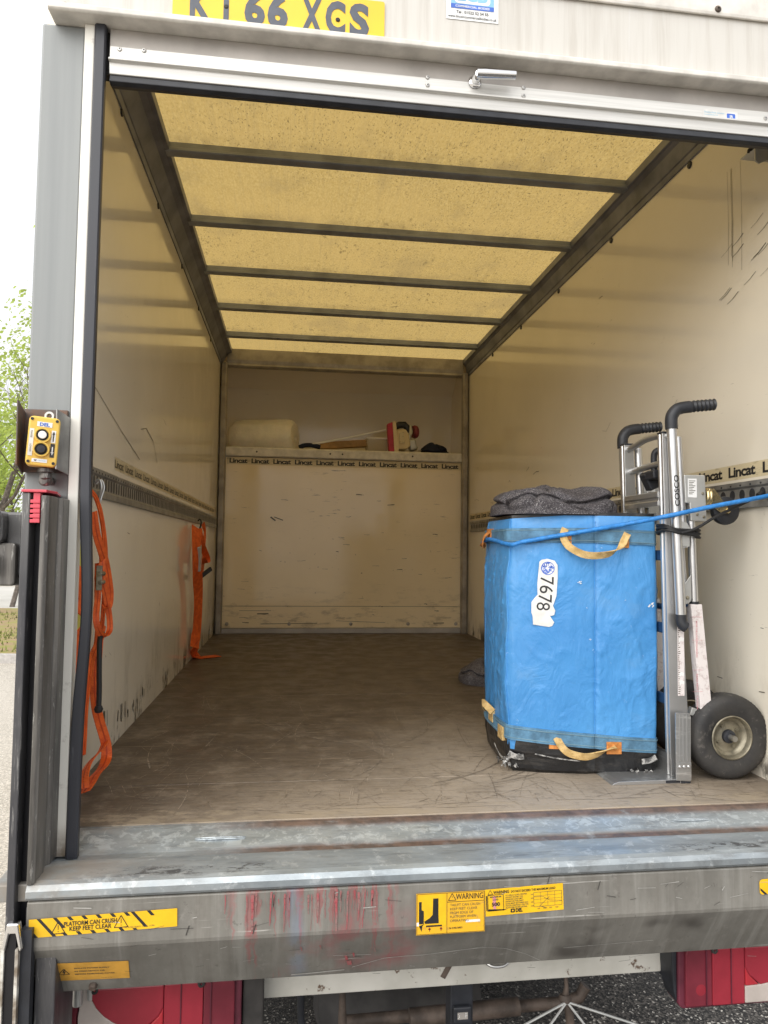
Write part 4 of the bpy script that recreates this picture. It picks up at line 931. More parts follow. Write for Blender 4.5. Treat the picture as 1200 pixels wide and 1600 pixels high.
d.rect(.048, .022, .057, .053, 'ink'); d.line((.0525, .03), (.0525, .046), .0022, 'white', 2); d.poly([(.0495, .034), (.0555, .034), (.0525, .027)], 'white', 2)
d.rect(.013, .0085, .044, .0165, 'white'); d.text('W', .017, .0105, .004, 'ink', 2, .05); d.text('CONTROLS', .023, .011, .003, 'skyink', 2, 0, .019); d.build('print', cbx)
for q, m in ((.070, 'white'), (.038, 'rubber')):
    c = O+uu*.030+til*q
    MB().lathe([(.0125, .004), (.014, .007), (.0165, .007), (.0175, .004), (.018, 0)], c, nB, 24).build('button_collar', 'yellow', cbx)
    MB().lathe([(0, .008), (.009, .008), (.0095, .006), (.0095, .003), (.0128, .004), (.0128, 0)], c, nB, 24).build('button_bezel', 'rubber', cbx)
    MB().lathe([(0, .011), (.008, .0105), (.0088, .009), (.0088, .004)], c, nB, 20).build('button', m, cbx)
for p, q in ((.006, .105), (.057, .105), (.006, .009), (.057, .009)): MB().lathe([(0, .0005), (.003, .0005), (.0035, -.002)], O+uu*p+til*q+nB*.002, nB, 10).build('screw', 'rubber', cbx)
g0 = O+uu*.034+Vector((0, .03, -.002))
MB().lathe([(.017, 0), (.017, -.008), (.012, -.010), (.0135, -.012), (.0135, -.022), (.007, -.028), (.004, -.032)], g0, (0, 0, 1), 14).build('cable_gland', 'worncol', cbx)
mb = MB(); mb.lathe([(.006, 0), (.0105, 0), (.0105, -.012), (.006, -.012)], O+uu*.040+Vector((0, .03, hB+.006)), (0, 1, 0), 16, cl=True); mb.build('hang_loop', 'sheet', cbx)
mb = MB(); mb.tube([(-.985, -.10, .832), (-.985, -.155, .830)], .009, 10); mb.lathe([(0, .004), (.01, .003), (.013, 0), (.013, -.02)], (-.985, -.15, .830), (0, -1, -.1), 14); mb.build('hook_bolt', 'worncol', van)
# ---- underside: tubes, lamp bracket, wheels
MB().box(-.55, .55, .10, 3.9, -.33, -.07).build('chassis_frame', 'under', van)
MB().box(-1.03, 1.03, -.05, 3.95, -.069, -.032).build('floor_frame', 'under', van)
p = lambda x, y, Y_: atY(x, y, Y_)
mb = MB(); mb.tube([p(470, 1548, .22), p(470, 1590, .22), p(475, 1625, .22)], .010, 10); mb.build('air_hose', 'rubber', van)
mb = MB(); mb.tube([p(535, 1545, .25), p(535, 1600, .25), p(535, 1640, .25)], [.008, .013, .013], 10); mb.build('stay_rod', 'rusty', van)
mb = MB(); mb.tube([p(540, 1596, .40), p(720, 1580, .40), p(880, 1566, .40), p(905, 1558, .40), p(915, 1540, .40)], .018, 12); mb.build('exhaust_pipe', 'rusty', van)
mb = MB(); mb.tube([p(640, 1590, .36), p(810, 1572, .36)], .026, 12); mb.build('exhaust_sleeve', 'rusty', van)
mb = MB(); mb.lathe([(0, -.3), (.13, -.28), (.15, -.2), (.15, .2), (.13, .28), (0, .3)], p(620, 1555, .75), (1, 0, .05), 28); mb.build('exhaust_silencer', 'under', van)
a = p(718, 1573, .08); mb = MB(); mb.box(a.x-.03, a.x+.032, .06, .12, -.62, -.45); pb = mb.build('lamp_bracket', 'rubber', van, bevel=.004)
MB().box(a.x-.024, a.x+.024, .045, .0595, a.z-.022, a.z+.02).build('plate_lamp', 'rubber', pb, bevel=.004)
d = Decal((a.x-.014, .0445, a.z-.010), (1, 0, 0), (0, 0, 1)); d.rect(0, 0, .028, .018, 'dull'); rq = random.Random(2)
for k in range(20): xx = rq.choice((.002, .005, .022, .025)); yy = rq.uniform(.002, .015); d.rect(xx-.001, yy, xx+.0012, yy+.0015, 'white', 1)
d.build('lamp_window', pb)
hub = p(883, 1560, .10)
mb = MB(); mb.tube([hub+Vector((0, 0, .09)), hub+Vector((.004, 0, .03)), hub, hub+Vector((.012, 0, -.04)), hub+Vector((.022, 0, -.13))], [.006, .006, .011, .012, .013], 10); mb.lathe([(.0, -.010), (.016, -.008), (.018, 0), (.014, .01), (0, .012)], hub, (0, .2, 1), 14); wst = mb.build('winch_stem', 'rusty', van)
for e in ((800, 1612), (852, 1612), (922, 1612), (1010, 1606)):
    f_ = p(*e, .06); mb = MB(); mb.tube([hub+Vector((0, -.012, -.002)), f_], .0033, 8); mb.build('wire_stay', 'sheet', wst)
mb = MB(); mb.lathe([(.1, -.08), (.26, -.10), (.31, -.08), (.325, 0), (.31, .08), (.26, .10), (.1, .08)], (.12, .78, -.50), (0, .1, 1), 40); mb.lathe([(0, -.03), (.1, -.05)], (.12, .78, -.50), (0, .1, 1), 24); mb.build('shade_wheel', 'tyre', van)  # wheel form added to darken the space under the rear
MB().tube([(-.95, 2.3, GZ+.342), (.95, 2.3, GZ+.342)], .06, 12).build('rear_axle', 'under', van)
for s in (-1, 1):
    MB().box(min(s*1.03, s*1.045), max(s*1.03, s*1.045), .12, 1.85, -.52, -.04).build('shade_skirt', 'vanwhite', van)  # skirts added to keep side light off the ground underneath
    mb = MB(); mb.lathe([(.2, -.09), (.315, -.1), (.335, -.08), (.34, 0), (.335, .08), (.315, .1), (.2, .09)], (s*.78, 2.3, GZ+.342), (1, 0, 0), 40); mb.lathe([(0, -.04), (.2, -.04), (.205, 0), (.2, .05), (0, .05)], (s*.78, 2.3, GZ+.342), (1, 0, 0), 24, 1); mb.build('road_wheel', ['tyre', 'under'], van)

# ================================================================== BLUE INSULATED COVER
loc = Vector((.47, .45, 0))
bx = thing('insulated_box', 'tall faceted blue box cover with tan webbing handles on a black base', 'box cover', loc)
plan = [(.709, .249), (.515, .262), (.258, .322), (.266, .60), (.33, .76), (.722, .76)]
def hex_ring(z, grow=0, per=40):
    c = Vector((.47, .5)); out = []
    n = len(plan)
    for i in range(n):
        a = Vector(plan[i]); b = Vector(plan[(i+1) % n])
        for k in range(per):
            t = k/per; q = a.lerp(b, t); d = (b-a).normalized(); nn = Vector((d.y, -d.x))
            if nn.dot(q-c) < 0: nn = -nn
            e = min(t, 1-t)*(b-a).length
            q2 = q+nn*(grow + .010*math.sin(math.pi*t)*(1 if i in (1, 3) else .6))
            m = max(0, 1-e/.012); q2 = q2+(c-q2).normalized()*.004*m*m
            out.append((q2, nn, i, t))
    return out
def cover_z(z):      # slight swell and lean
    return .008*math.sin(math.pi*min(max((z-.08)/.72, 0), 1))
def wr(p, nn, z, i):
    f = {2: 1.1, 0: .62}.get(i, .45)
    k = noise.noise(Vector((p.x*9+p.y*9+z*5, z*7-p.x*6, i*3.1)))*.006*f
    dg = (p.x if i < 2 else p.y)
    r1_ = max(0, 1-abs(noise.noise(Vector((dg*15+z*9, z*4-dg*5, i*2.2+7))))*5)
    r2_ = max(0, 1-abs(noise.noise(Vector((dg*26-z*7, z*9+dg*9, i*1.7+3))))*6)
    k += (r1_**2*.0052+r2_**2*.0030)*f*(.35+.65*max(0, min(1, .5+1.6*noise.noise(Vector((dg*4, z*3, i*5+2))))))
    return k*min(1, max(.15, min((.76-z)/.1, (z-.10)/.08)))
NZ = 100; rings = []
ztop = lambda q: .797-.014*max(0, (.42-q.x)/.2)
for j in range(NZ+1):
    t = j/NZ; ring = []
    for q, nn, i, tt in hex_ring(0, 0):
        zb = .070-.026*max(0, (q.x-.25)/.45)+.0*(q.y-.3)
        z = zb+(ztop(q)-zb)*t
        shrink = -.004*math.exp(-((t-1)/.02)**2)
        p = q+nn*(cover_z(z)+wr(q, nn, z, i)+shrink)
        lean = Vector((.0015*t, 0)); p = p+lean
        ring.append((p.x, p.y, z))
    rings.append(ring)
mb = MB(); nr = len(rings[0]); vs = [v for r_ in rings for v in r_]; fs = []
for j in range(NZ):
    for k in range(nr): k2 = (k+1) % nr; fs.append((j*nr+k, j*nr+k2, (j+1)*nr+k2, (j+1)*nr+k))
mb.add(vs, fs, 0, True); cvr = mb.build('cover', 'blue', bx)
mb = MB(); vs = [(v[0], v[1], v[2]+.0005) for v in rings[-1]]; mb.add(vs+[(v[0], v[1], v[2]+.010) for v in rings[-1]], [list(range(nr, 2*nr))]+[(k, (k+1) % nr, nr+(k+1) % nr, nr+k) for k in range(nr)]); mb.build('lid', 'base', bx, bevel=.003)
# surface point of the cover: facet, along 0..1, height
def cpt(i, t, z, off=.004):
    a = Vector(plan[i]); b = Vector(plan[(i+1) % 6]); q = a.lerp(b, t); d = (b-a).normalized(); nn = Vector((d.y, -d.x))
    if nn.dot(q-Vector((.47, .5))) < 0: nn = -nn
    q2 = q+nn*(off+cover_z(z)+.010*math.sin(math.pi*t)*(1 if i in (1, 3) else .6)*0)
    return Vector((q2.x, q2.y, z)), Vector((nn.x, nn.y, 0))
def webband(name, zf, h, mat):
    mb = MB(); vs = []; R = hex_ring(0, 0)
    for q, nn, i, t in R:
        z = zf(q); p = q+nn*(cover_z(z)+.0055+wr(q, nn, z, i)*.8)
        vs += [(p.x, p.y, z-h/2), (p.x, p.y, z+h/2), (p.x-nn.x*.004, p.y-nn.y*.004, z+h/2), (p.x-nn.x*.004, p.y-nn.y*.004, z-h/2)]
    n = len(R); fs = []
    for k in range(n):
        k2 = (k+1) % n
        for e in range(4): fs.append((k*4+e, k*4+(e+1) % 4, k2*4+(e+1) % 4, k2*4+e))
    mb.add(vs, fs, 0, False); return mb.build(name, mat, bx)
ztb = lambda q: .735-.004*max(0, (.42-q.x)/.2)-.006*max(0, (q.x-.5)/.2)
zbb = lambda q: .122-.033*max(0, (q.x-.25)/.45)
webband('webbing_band', ztb, .046, 'web'); webband('webbing_band', zbb, .044, 'web')
for zf, dz in ((ztb, .0165), (ztb, -.0165), (zbb, .015), (zbb, -.015)):
    mb = MB(); R = hex_ring(0, 0); vs = []
    for q, nn, i, t in R: z = zf(q)+dz; p = q+nn*(cover_z(z)+.0063+wr(q, nn, z, i)*.8); vs.append((p.x, p.y, z))
    mb.tube(vs+[vs[0]], .0011, 5); mb.build('stitch_line', 'webline', bx)
# seams at the facet corners
for i in (1, 2, 3):
    pts = []
    for k in range(24):
        z = .10+.68*k/23; q, nn, ii, t = hex_ring(0, 0)[i*40]; p = q+nn*(cover_z(z)+.0012+wr(q, nn, z, ii)); pts.append((p.x+.0015*k/23, p.y, z))
    MB().tube(pts, .0022, 6).build('corner_seam', 'blue', bx)
def onfront(px, py):           # meet the front facets
    for i in (1, 0):
        a = Vector((*plan[i], 0)); b = Vector((*plan[i+1], 0)); d = (b-a).normalized(); n_ = Vector((d.y, -d.x, 0)); r_ = ray(px, py)
        k = (a-CC).dot(n_)/r_.dot(n_); p_ = CC+r_*k; t = (p_-a).dot(d)/(b-a).length
        if -.02 <= t <= 1.02: break
    if n_.y > 0: n_ = -n_
    return p_+n_*(.011+cover_z(p_.z)), n_
def handle(pts, wds, name, m='tan'):
    P = []; 
    for (px, py, o) in pts: q, n_ = onfront(px, py); P.append(q+n_*o)
    P = smooth_path(P, 6); n = len(P); W_ = []
    for i in range(n):
        t = i/(n-1); W_.append(Vector((wds[0]+(wds[1]-wds[0])*t, -.5*math.sin(math.pi*t), .9*math.sin(math.pi*t)+.05)))
    mb = MB(); mb.ribbon(P, W_, .022, .0035); return mb.build(name, m, bx)
def patch(px, py, w_, h_, m='patch', lay=0):
    q, n_ = onfront(px, py); mb = MB(); u_ = Vector((0, 0, 1)).cross(n_)
    mb.obox(q+n_*(.001+lay), (u_, (0, 0, 1), n_), (w_/2, h_/2, .0022)); return mb.build('handle_patch', m, bx)
patch(886, 842, .022, .044); patch(975, 846, .018, .04)
handle([(882, 826, .004), (878, 838, .014), (885, 853, .022), (905, 865, .028), (925, 868, .03), (945, 865, .028), (962, 855, .024), (970, 843, .016), (977, 834, .004)], (1, 1), 'handle')
patch(867, 1158, .040, .040); patch(957, 1167, .046, .036)
handle([(868, 1150, .003), (878, 1166, .010), (890, 1174, .016), (912, 1178, .02), (932, 1174, .018), (946, 1168, .012), (958, 1164, .003)], (.9, .9), 'handle')
q0 = Vector((*plan[2], 0)); q1 = Vector((*plan[3], 0))
def onleft(t, z, o): 
    p_ = q0.lerp(q1, t); d = (q1-q0).normalized(); n_ = Vector((d.y, -d.x, 0)); n_ = n_ if n_.x < 0 else -n_
    return Vector((p_.x, p_.y, z))+n_*(o+cover_z(z)+.008), n_
for t_, z_, m in ((.72, .738, 'patch'), (.60, .135, 'tan'), (.18, .108, 'tan')):
    q, n_ = onleft(t_, z_, .0); u_ = Vector((0, 0, 1)).cross(n_); MB().obox(q, (u_, (0, 0, 1), n_), (.026, .02, .006)).build('handle_patch', m, bx)
mb = MB(); P = smooth_path([onleft(.66, .748, .004)[0], onleft(.70, .735, .02)[0], onleft(.76, .712, .024)[0], onleft(.82, .70, .018)[0], onleft(.9, .722, .006)[0]], 5); mb.ribbon(P, Vector((.2, 1, .3)), .022, .003); mb.build('handle', 'patch', bx)
mb = MB(); P = smooth_path([onleft(.5, .15, .004)[0], onleft(.6, .165, .018)[0], onleft(.7, .17, .024)[0], onleft(.78, .155, .02)[0], onleft(.85, .14, .006)[0]], 5); mb.ribbon(P, Vector((.1, .6, .8)), .022, .003); mb.build('handle', 'tan', bx)
# black base with torn tape
mb = MB(); vs = []; R = hex_ring(0, 0, 10); n = len(R)
lev = [(.0, -.010), (.012, -.003), (.05, .0), (.065, .004), (.10, .004), (.115, -.004)]
for z, gr in lev:
    for q, nn, i, t in R:
        k = .004*noise.noise(Vector((q.x*20, q.y*20, z*30)))
        lf = max(0, (.33-q.x)/.1)*.006*(1-z/.115)
        p = q+nn*(gr+k-lf); zz = z+.0-.018*max(0, (q.x-.25)/.45)*min(1, z/.05)
        vs.append((p.x, p.y, max(.001 if z == 0 else .004, zz)))
fs = [(j*n+k, j*n+(k+1) % n, (j+1)*n+(k+1) % n, (j+1)*n+k) for j in range(len(lev)-1) for k in range(n)]+[tuple(range(n)), tuple(range((len(lev)-1)*n, len(lev)*n))]
mb.add(vs, fs); mb.build('base', 'base', bx, bevel=.002)
def strip(pts, h, name='torn_tape', m='torn', o=.010):
    P = [onfront(*p_)[0]+onfront(*p_)[1]*o for p_ in pts]; mb = MB(); P = smooth_path(P, 5)
    mb.ribbon(P, Vector((0, -.1, 1)), h, .003); return mb.build(name, m, bx)
strip([(835, 1176), (870, 1183), (905, 1187)], .003, o=.002)
strip([(1000, 1188), (1012, 1186), (1022, 1181)], .016, o=.003)
strip([(794, 1174), (806, 1180), (818, 1180)], .016, o=.004)
rz = random.Random(3)
for cx, cy, w_, n_ in ((1002, 1206, 18, 26), (798, 1192, 14, 22), (785, 1186, 9, 14)):
    mb = MB()
    for k in range(n_):
        q, nv = onfront(cx+rz.uniform(-w_, w_), cy+rz.uniform(-4, 5)); q = q+nv*(-.008 if cx < 800 else -.003); s_ = rz.uniform(.004, .011); a_ = Vector([rz.uniform(-1, 1) for _ in range(3)]).normalized(); b_ = a_.orthogonal().normalized()
        q.z = max(q.z, .004); mb.add([q+a_*s_, q+b_*s_*.7, q-a_*s_*.6, q-b_*s_*.5+nv*.004], [(0, 1, 2, 3), (0, 1, 3)])
    mb.build('torn_scraps', 'torn', bx, kind='stuff')
mb = MB(); P = [onleft(.75, .075, .0)[0], onleft(.45, .05, .004)[0], onleft(.1, .035, .006)[0], onfront(800, 1180)[0], onfront(812, 1178)[0]]; mb.ribbon(smooth_path(P[1:], 6), Vector((-.3, 0, 1)), .009, .002); mb.build('torn_tape', 'torn', bx)
# number label
A, n_ = onfront(848, 925); u_ = Vector((0, 0, 1)).cross(n_).normalized(); v_ = Vector((0, 0, 1)); rot = rad(2.0)
uu_ = (u_*math.cos(rot)-v_*math.sin(rot)); vv_ = (v_*math.cos(rot)+u_*math.sin(rot))
d = Decal(A+n_*.0012, uu_, vv_); K = 1/520.
def lp(x, y):   # label drawn over the crop: centre (848,925) = (48,75) at 10 px per unit
    return ((x-480)/10*K*.98, -(y-750)/10*K*.98)
out = [(395, 250), (430, 215), (520, 195), (640, 220), (690, 290), (700, 500), (690, 800), (650, 930), (640, 960), (680, 1040), (665, 1110), (610, 1130), (590, 1115), (625, 1170), (670, 1230), (640, 1290), (590, 1310), (330, 1285), (318, 1150), (295, 1090), (290, 920), (330, 860), (385, 790), (375, 600)]
d.poly([lp(*q) for q in out], 'paper')
cc = lp(535, 350); d.disc(cc, .0205, 'white', 1); rq = random.Random(9)
for k in range(60):
    a_ = rq.uniform(0, 6.28); r_ = .0195*math.sqrt(rq.random()); a2 = a_+rq.uniform(-.9, .9); r2 = .0195*math.sqrt(rq.random())
    d.line((cc[0]+r_*math.cos(a_), cc[1]+r_*math.sin(a_)), (cc[0]+r2*math.cos(a2), cc[1]+r2*math.sin(a2)), .0016, 'blueink', 2+k % 3)
d.ring(cc, .0195, .0022, 'blueink', 2)
for ch, x, y in (('7', 615, 490), ('6', 600, 640), ('7', 590, 790), ('8', 590, 920)):
    p_ = lp(x, y); d.text(ch, p_[0]-.039*(.97 if ch != '7' else 1), p_[1], .039, 'ink', 2, .0, .025, rot=-math.pi/2) if False else None
for ch, x, y in (('7', 420, 490), ('6', 415, 635), ('7', 400, 785), ('8', 375, 915)):
    p_ = lp(x, y); d.text(ch, p_[0], p_[1], .041, 'ink', 2, -.004 if ch == '8' else .0, .0245, rot=-math.pi/2)
d.build('number_label', bx)
# scuffs worn white through the sheet
for cx, cy, r_ in ((904, 910, .006), (1012, 945, .011), (920, 998, .003), (915, 949, .002), (973, 937, .002)):
    q, n_ = onfront(cx, cy); dd = Decal(q+n_*.0015, Vector((0, 0, 1)).cross(n_), (0, 0, 1))
    for k in range(9):
        a_ = rz.uniform(-r_, r_); b_ = rz.uniform(-r_*.6, r_*.8); s_ = r_*rz.uniform(.15, .45); dd.poly([(a_-s_, b_), (a_, b_-s_*.6), (a_+s_, b_+s_*.1), (a_+s_*.2, b_+s_)], 'paper', k)
    dd.mb.build('worn_patch', dd.mats, bx, kind='stuff')

# ================================================================== FELT BLANKETS
def felt_lump(name, label, loc, rx, ry, h, seed, fold, m_='felt', cat='blanket', grp='grey felt moving blankets'):
    mb = MB(); n, m = 200, 60; L_ = Vector(loc); vs = []
    for j in range(m+1):
        ph = math.pi*(j/m)          # from top to bottom
        for k in range(n):
            th = 2*math.pi*k/n
            sx = math.copysign(abs(math.cos(th))**.75, math.cos(th)); sy = math.copysign(abs(math.sin(th))**.75, math.sin(th))
            tt = j/m
            if tt < .8: q_ = tt/.8*math.pi/2; rr = math.sin(q_)**.55; z = math.cos(q_)**.6*h if q_ < 1.57 else 0
            else: rr = 1-(tt-.8)/.2; z = 0
            p = Vector((sx*rx*rr, sy*ry*rr, z))
            w_ = z/h
            p.z *= 1+.38*noise.noise(Vector((p.x*8+seed, p.y*6, 1)))
            cr_ = abs(noise.noise(Vector((p.x*fold*.55+z*4+seed*2, p.y*fold*.45-z*fold*.9, seed))))
            nrm = Vector((sx*rr, sy*rr, .25+w_)).normalized()
            fm = .5+noise.noise(Vector((math.cos(th)*1.2+seed, math.sin(th)*1.2, 4)))*.35
            p -= Vector((sx, sy, 0))*rr*.020*math.exp(-((w_-fm)/.07)**2)*(1 if tt < .8 else 0)
            p -= nrm*.024*max(0, 1-cr_/.10)**2*min(1, w_*2.5)
            p += nrm*(.015*noise.noise(Vector((p.x*8, p.y*8, p.z*12+seed)))+.0012*noise.noise(p*60)+.0016*noise.noise(p*190))
            p.z = max(p.z, 0.001); vs.append(L_+p)
    fs = [(j*n+k, j*n+(k+1) % n, (j+1)*n+(k+1) % n, (j+1)*n+k) for j in range(m) for k in range(n)]
    mb.add(vs, fs, 0, True); o = mb.build(name, m_); tag(o, label, cat, grp); return o
felt_lump('moving_blanket', 'grey speckled felt blanket folded on top of the blue box', (.440, .44, .800), .203, .18, .098, 3.3, 9)
felt_lump('moving_blanket', 'grey felt blanket lying crumpled on the floor behind the blue box', (.655, 1.78, 0), .205, .15, .105, 8.1, 7)

# ================================================================== HAND TRUCK
ht_ = thing('hand_truck', 'aluminium folding hand truck with pneumatic wheels standing against the right wall', 'hand truck', (.76, .31, 0))
YN, YF = .19, .44
def xl(z): return .7005+.017*(1.07-z)/.86     # leading edge of the rails leans a little
for k, yy in enumerate((YN, YF)):
    zt = 1.052
    mb = MB()
    pr = [(0, 0), (.034, 0), (.034, .007), (.026, .007), (.026, .011), (.034, .011), (.034, .03), (0, .03), (0, .02), (.004, .017), (.004, .011), (0, .008)]
    vs = []
    for z in (.012, zt): vs += [(xl(z)+p*(1.9 if z < .5 else 1.0), yy+q, z) for p, q in pr]
    n = len(pr); mb.add(vs, [tuple(range(n)), tuple(range(n, 2*n))]+[(i, (i+1) % n, n+(i+1) % n, n+i) for i in range(n)]); rail = mb.build('side_rail', 'talloy', ht_, bevel=.0012)
    MB().box(xl(zt)-.001, xl(zt)+.035, yy-.001, yy+.031, zt, zt+.006).build('end_cap', 'rubber', rail, bevel=.002)
    # folding handle tube in front of the rail
    yt = yy-.020 if k == 0 else yy+.050
    P0 = Vector((.7455, yt, .485)); P1 = Vector((.7195, yt, 1.082))
    hnd = MB().tube([P0, P1], .0148, 18).build('handle_tube', 'talloy', ht_)
    e = Vector((.7195, yt, 1.074 if k == 0 else 1.060))
    gp = smooth_path([e+Vector((.001, 0, -.012)), e+Vector((0, 0, .012)), e+Vector((.003, 0, .030)), e+Vector((.016, 0, .047)), e+Vector((.036, 0, .055)), e+Vector((.062, 0, .059))], 5)
    gr = [.0185]*len(gp)
    for i in range(1, 26):
        gp.append(e+Vector((.058+.082*i/25, 0, .059+.010*i/25))); gr.append(.0165+.0022*math.sin(i*1.55))
    gr += []; gp.append(gp[-1]+Vector((.003, 0, 0))); gr.append(.010)
    MB().tube(gp, gr, 16).build('grip', 'rubber', ht_)
    ep = [P0+Vector((0, 0, .014)), P0+Vector((.0005, 0, -.002)), P0+Vector((.002, -.001, -.012)), P0+Vector((.007, -.003, -.020)), P0+Vector((.013, -.004, -.024))]
    MB().tube(smooth_path(ep, 4), .0165, 14).build('foot_plug', 'rubber', ht_)
    # rear leg tube, link, bracket
    MB().tube([(.753, yy+.004, 1.042), (.770, yy+.004, .70)], .0125, 14).build('link_tube', 'talloy', ht_)
    MB().tube([(.765, yy+.012, .74), (.776, yy+.012, .56)], .010, 12).build('link_tube', 'talloy', ht_)
    mb = MB(); c = Vector((.772, yy-.002, .548)); pl = [(-.012, .26)]+[(.0+.0195*math.cos(rad(a)), .0195*math.sin(rad(a))) for a in range(0, -181, -20)]+[(-.0195, .19), (-.03, .25)]
    pl = [(.0185, .07)]+[(.0195*math.cos(rad(a)), .0195*math.sin(rad(a))) for a in range(0, -181, -20)]+[(-.0195, .02)]
    mb.prism(pl, lambda p, q, t: (c.x+p, c.y+t, c.z+q), 0, .003); lk2 = mb.build('pivot_plate', 'sheet', ht_, bevel=.001)
    MB().lathe([(0, .004), (.004, .0035), (.0065, 0)], (c.x+.006, c.y, c.z), (0, -1, 0), 10).build('rivet', 'rim', lk2)
    mb = MB(); mb.prism([(-.028, 0), (.030, 0), (.03, .072), (-.028, .078)], lambda p, q, t: (.752+p, yt-.004+t-.013, .715+q), 0, .002) if k == 0 else None
    if k == 0:
        mb = MB(); mb.prism([(-.004, 0), (.026, -.002), (.028, .055), (.018, .072), (-.004, .075)], lambda p, q, t: (.745+p, yt-.008+t, .705+q), 0, .003); mb.build('clamp_plate', 'sheet', ht_, bevel=.001)
    # castor bracket box
    bz0, bz1 = .782, .925
    cbk = MB().prism([(.772, bz0+.055), (.786, bz0+.055), (.789, bz0), (.842, bz0), (.838, bz1), (.768, bz1)], fry, yy-.006, yy+.045).build('castor_bracket', 'sheet', ht_, bevel=.003)
    for px_, pz_ in ((.829, .868), (.810, .803), (.832, .796), (.778, .80)): MB().lathe([(0, .003), (.003, .003), (.005, 0)], (px_, yy-.0065, pz_), (0, -1, 0), 10).build('rivet', 'rim', cbk)
    d = Decal((.779, yy-.0065, .855), (1, 0, 0), (0, 0, 1)); d.rect(0, 0, .030, .058, 'white')
    for i in range(9): d.rect(.004, .010+.005*i, .004+(.012+.009*((i*7) % 3)/2), .012+.005*i, 'greyink', 1)
    d.build('rating_label', cbk)
    MB().tube([(.795, yy+.01, .90), (.806, yy+.01, .55), (.8065, yy+.01, .528)], .0125, 14).build('rear_strut', 'talloy', ht_)
    mb = MB(); mb.tube([(.8063, yy+.01, .536), (.8065, yy+.01, .528)], .0145, 14); mb.build('strut_collar', 'rubber', ht_)
    mb = MB(); a_ = Vector((.806, yy+.01, .528)); b_ = Vector((.836, yy+.01, .20)); mb.obox((a_+b_)/2, ((1, 0, 0), (0, 1, 0), (b_-a_)), (.0185, .014, (b_-a_).length/2)); strut = mb.build('rear_strut', 'pinklabel', ht_, bevel=.002)
    d = Decal(a_+Vector((-.012, -.0147, -.02)), (1, 0, -.0), (b_-a_)*-1)
    ax = (b_-a_).normalized(); 
    for i, s_ in enumerate((.03, .10, .19, .255)): 
        d.text(('MOVE THE LOCK PIN', 'WARNING', 'READ FIRST', 'CAUTION')[i], .008+(.0), -s_, .005, 'pink', 2, .01, (.07, .04, .05, .04)[i], rot=-math.pi/2)
        d.line((-.004, -s_+.012), (.028, -s_+.012), .0008, 'pink')
    d.build('print', strut)
    # wheels
    wy = yy+.018 if k == 0 else yy-.005
    wc = (.910, wy, .127); nseg = 120
    prof = [(.064, .030), (.070, .033), (.088, .038), (.104, .040), (.114, .037), (.121, .031), (.1255, .022), (.127, .008), (.127, -.008), (.1255, -.022), (.121, -.031), (.114, -.037), (.104, -.040), (.088, -.038), (.070, -.033), (.064, -.030)]
    tw = lambda kk, i: (.0011 if kk % 2 else -.0011) if 4 <= i <= 11 and i not in (6, 9) else (.0006 if kk % 2 else 0) if i in (6, 9) else 0
    wh = MB().lathe([(r_, h_) for r_, h_ in prof], wc, (0, 1, 0), nseg, 0, tw, cl=True).build('wheel', 'tyre', ht_)
    mb = MB(); mb.lathe([(.064, -.030), (.0665, -.0345), (.063, -.036), (.0605, -.033), (.057, -.020), (.050, -.016), (.046, -.010), (.038, -.008), (.030, -.011), (.021, -.013), (.02, -.012)], wc, (0, 1, 0), 48)
    mb.lathe([(.064, .030), (.066, .036), (.060, .033), (.055, .016), (.02, .012)], wc, (0, 1, 0), 48); mb.build('rim', 'rim', wh)
    MB().lathe([(.0205, -.010), (.0195, -.022), (.013, -.024), (.0125, -.026), (.0, -.026)], wc, (0, 1, 0), 24).build('hub', 'rubber', wh)
    MB().lathe([(.0075, -.02), (.0075, -.040), (.006, -.042), (.004, -.042), (.0035, -.036), (0, -.036)], wc, (0, 1, 0), 14).build('axle_end', 'steel', wh)
    for i in range(4):
        a_ = rad(30+90*i); MB().lathe([(0, -.007), (.0055, -.006), (.0065, 0)], (wc[0]+.034*math.cos(a_), wc[1]-.009, wc[2]+.034*math.sin(a_)), (0, 1, 0), 6).build('bolt', 'rim', wh)
    mb = MB(); mb.obox((.845, yy+.02, .185), ((1, 0, -.35), (0, 1, 0), (.35, 0, 1)), (.055, .010, .012)); mb.build('axle_arm', 'sheet', ht_, bevel=.002)
    # castors near the top
    cy_ = yy+.02; cc_ = Vector((.905, cy_+.01, .835))
    mb = MB()
    mb.lathe([(0, -.012), (.028, -.010), (.031, -.004), (.028, 0), (.031, .003), (.031, .008), (.024, .012), (0, .012)], (.853, cy_, .858), (1, 0, -.06), 24)
    for dy in (-.020, .018): mb.prism([(.858, .884), (.872, .884), (.918, .826), (.918, .810), (.900, .806), (.866, .828), (.858, .832)], fry, cy_+dy, cy_+dy+.003)
    mb.box(.855, .862, cy_-.02, cy_+.02, .832, .884); ca = mb.build('castor', 'gold', ht_, bevel=.0015)
    MB().lathe([(.010, -.012), (.034, -.014), (.043, -.010), (.045, 0), (.043, .010), (.034, .014), (.010, .012)], (.918, cy_, .818), (0, 1, 0), 32).build('castor_wheel', 'rubber', ca)
    MB().lathe([(0, .026), (.006, .026), (.009, .022), (.009, .018)], (.915, cy_, .815), (0, -1, 0), 6).build('axle_nut', 'gold', ca)
# maker's name down the near tube
Pm = Vector((.7338, YN-.020-.0150, .862)); d = Decal(Pm, (1, 0, .0), (0, 0, 1))
ax = Vector((.7195-.7455, 0, .597)).normalized(); rot = math.atan2(ax.z, ax.x)
d.text('COSCO', .003, -.036, .0165, 'ink', 2, .02, .094, rot=rot); d.build('maker_name', ht_)
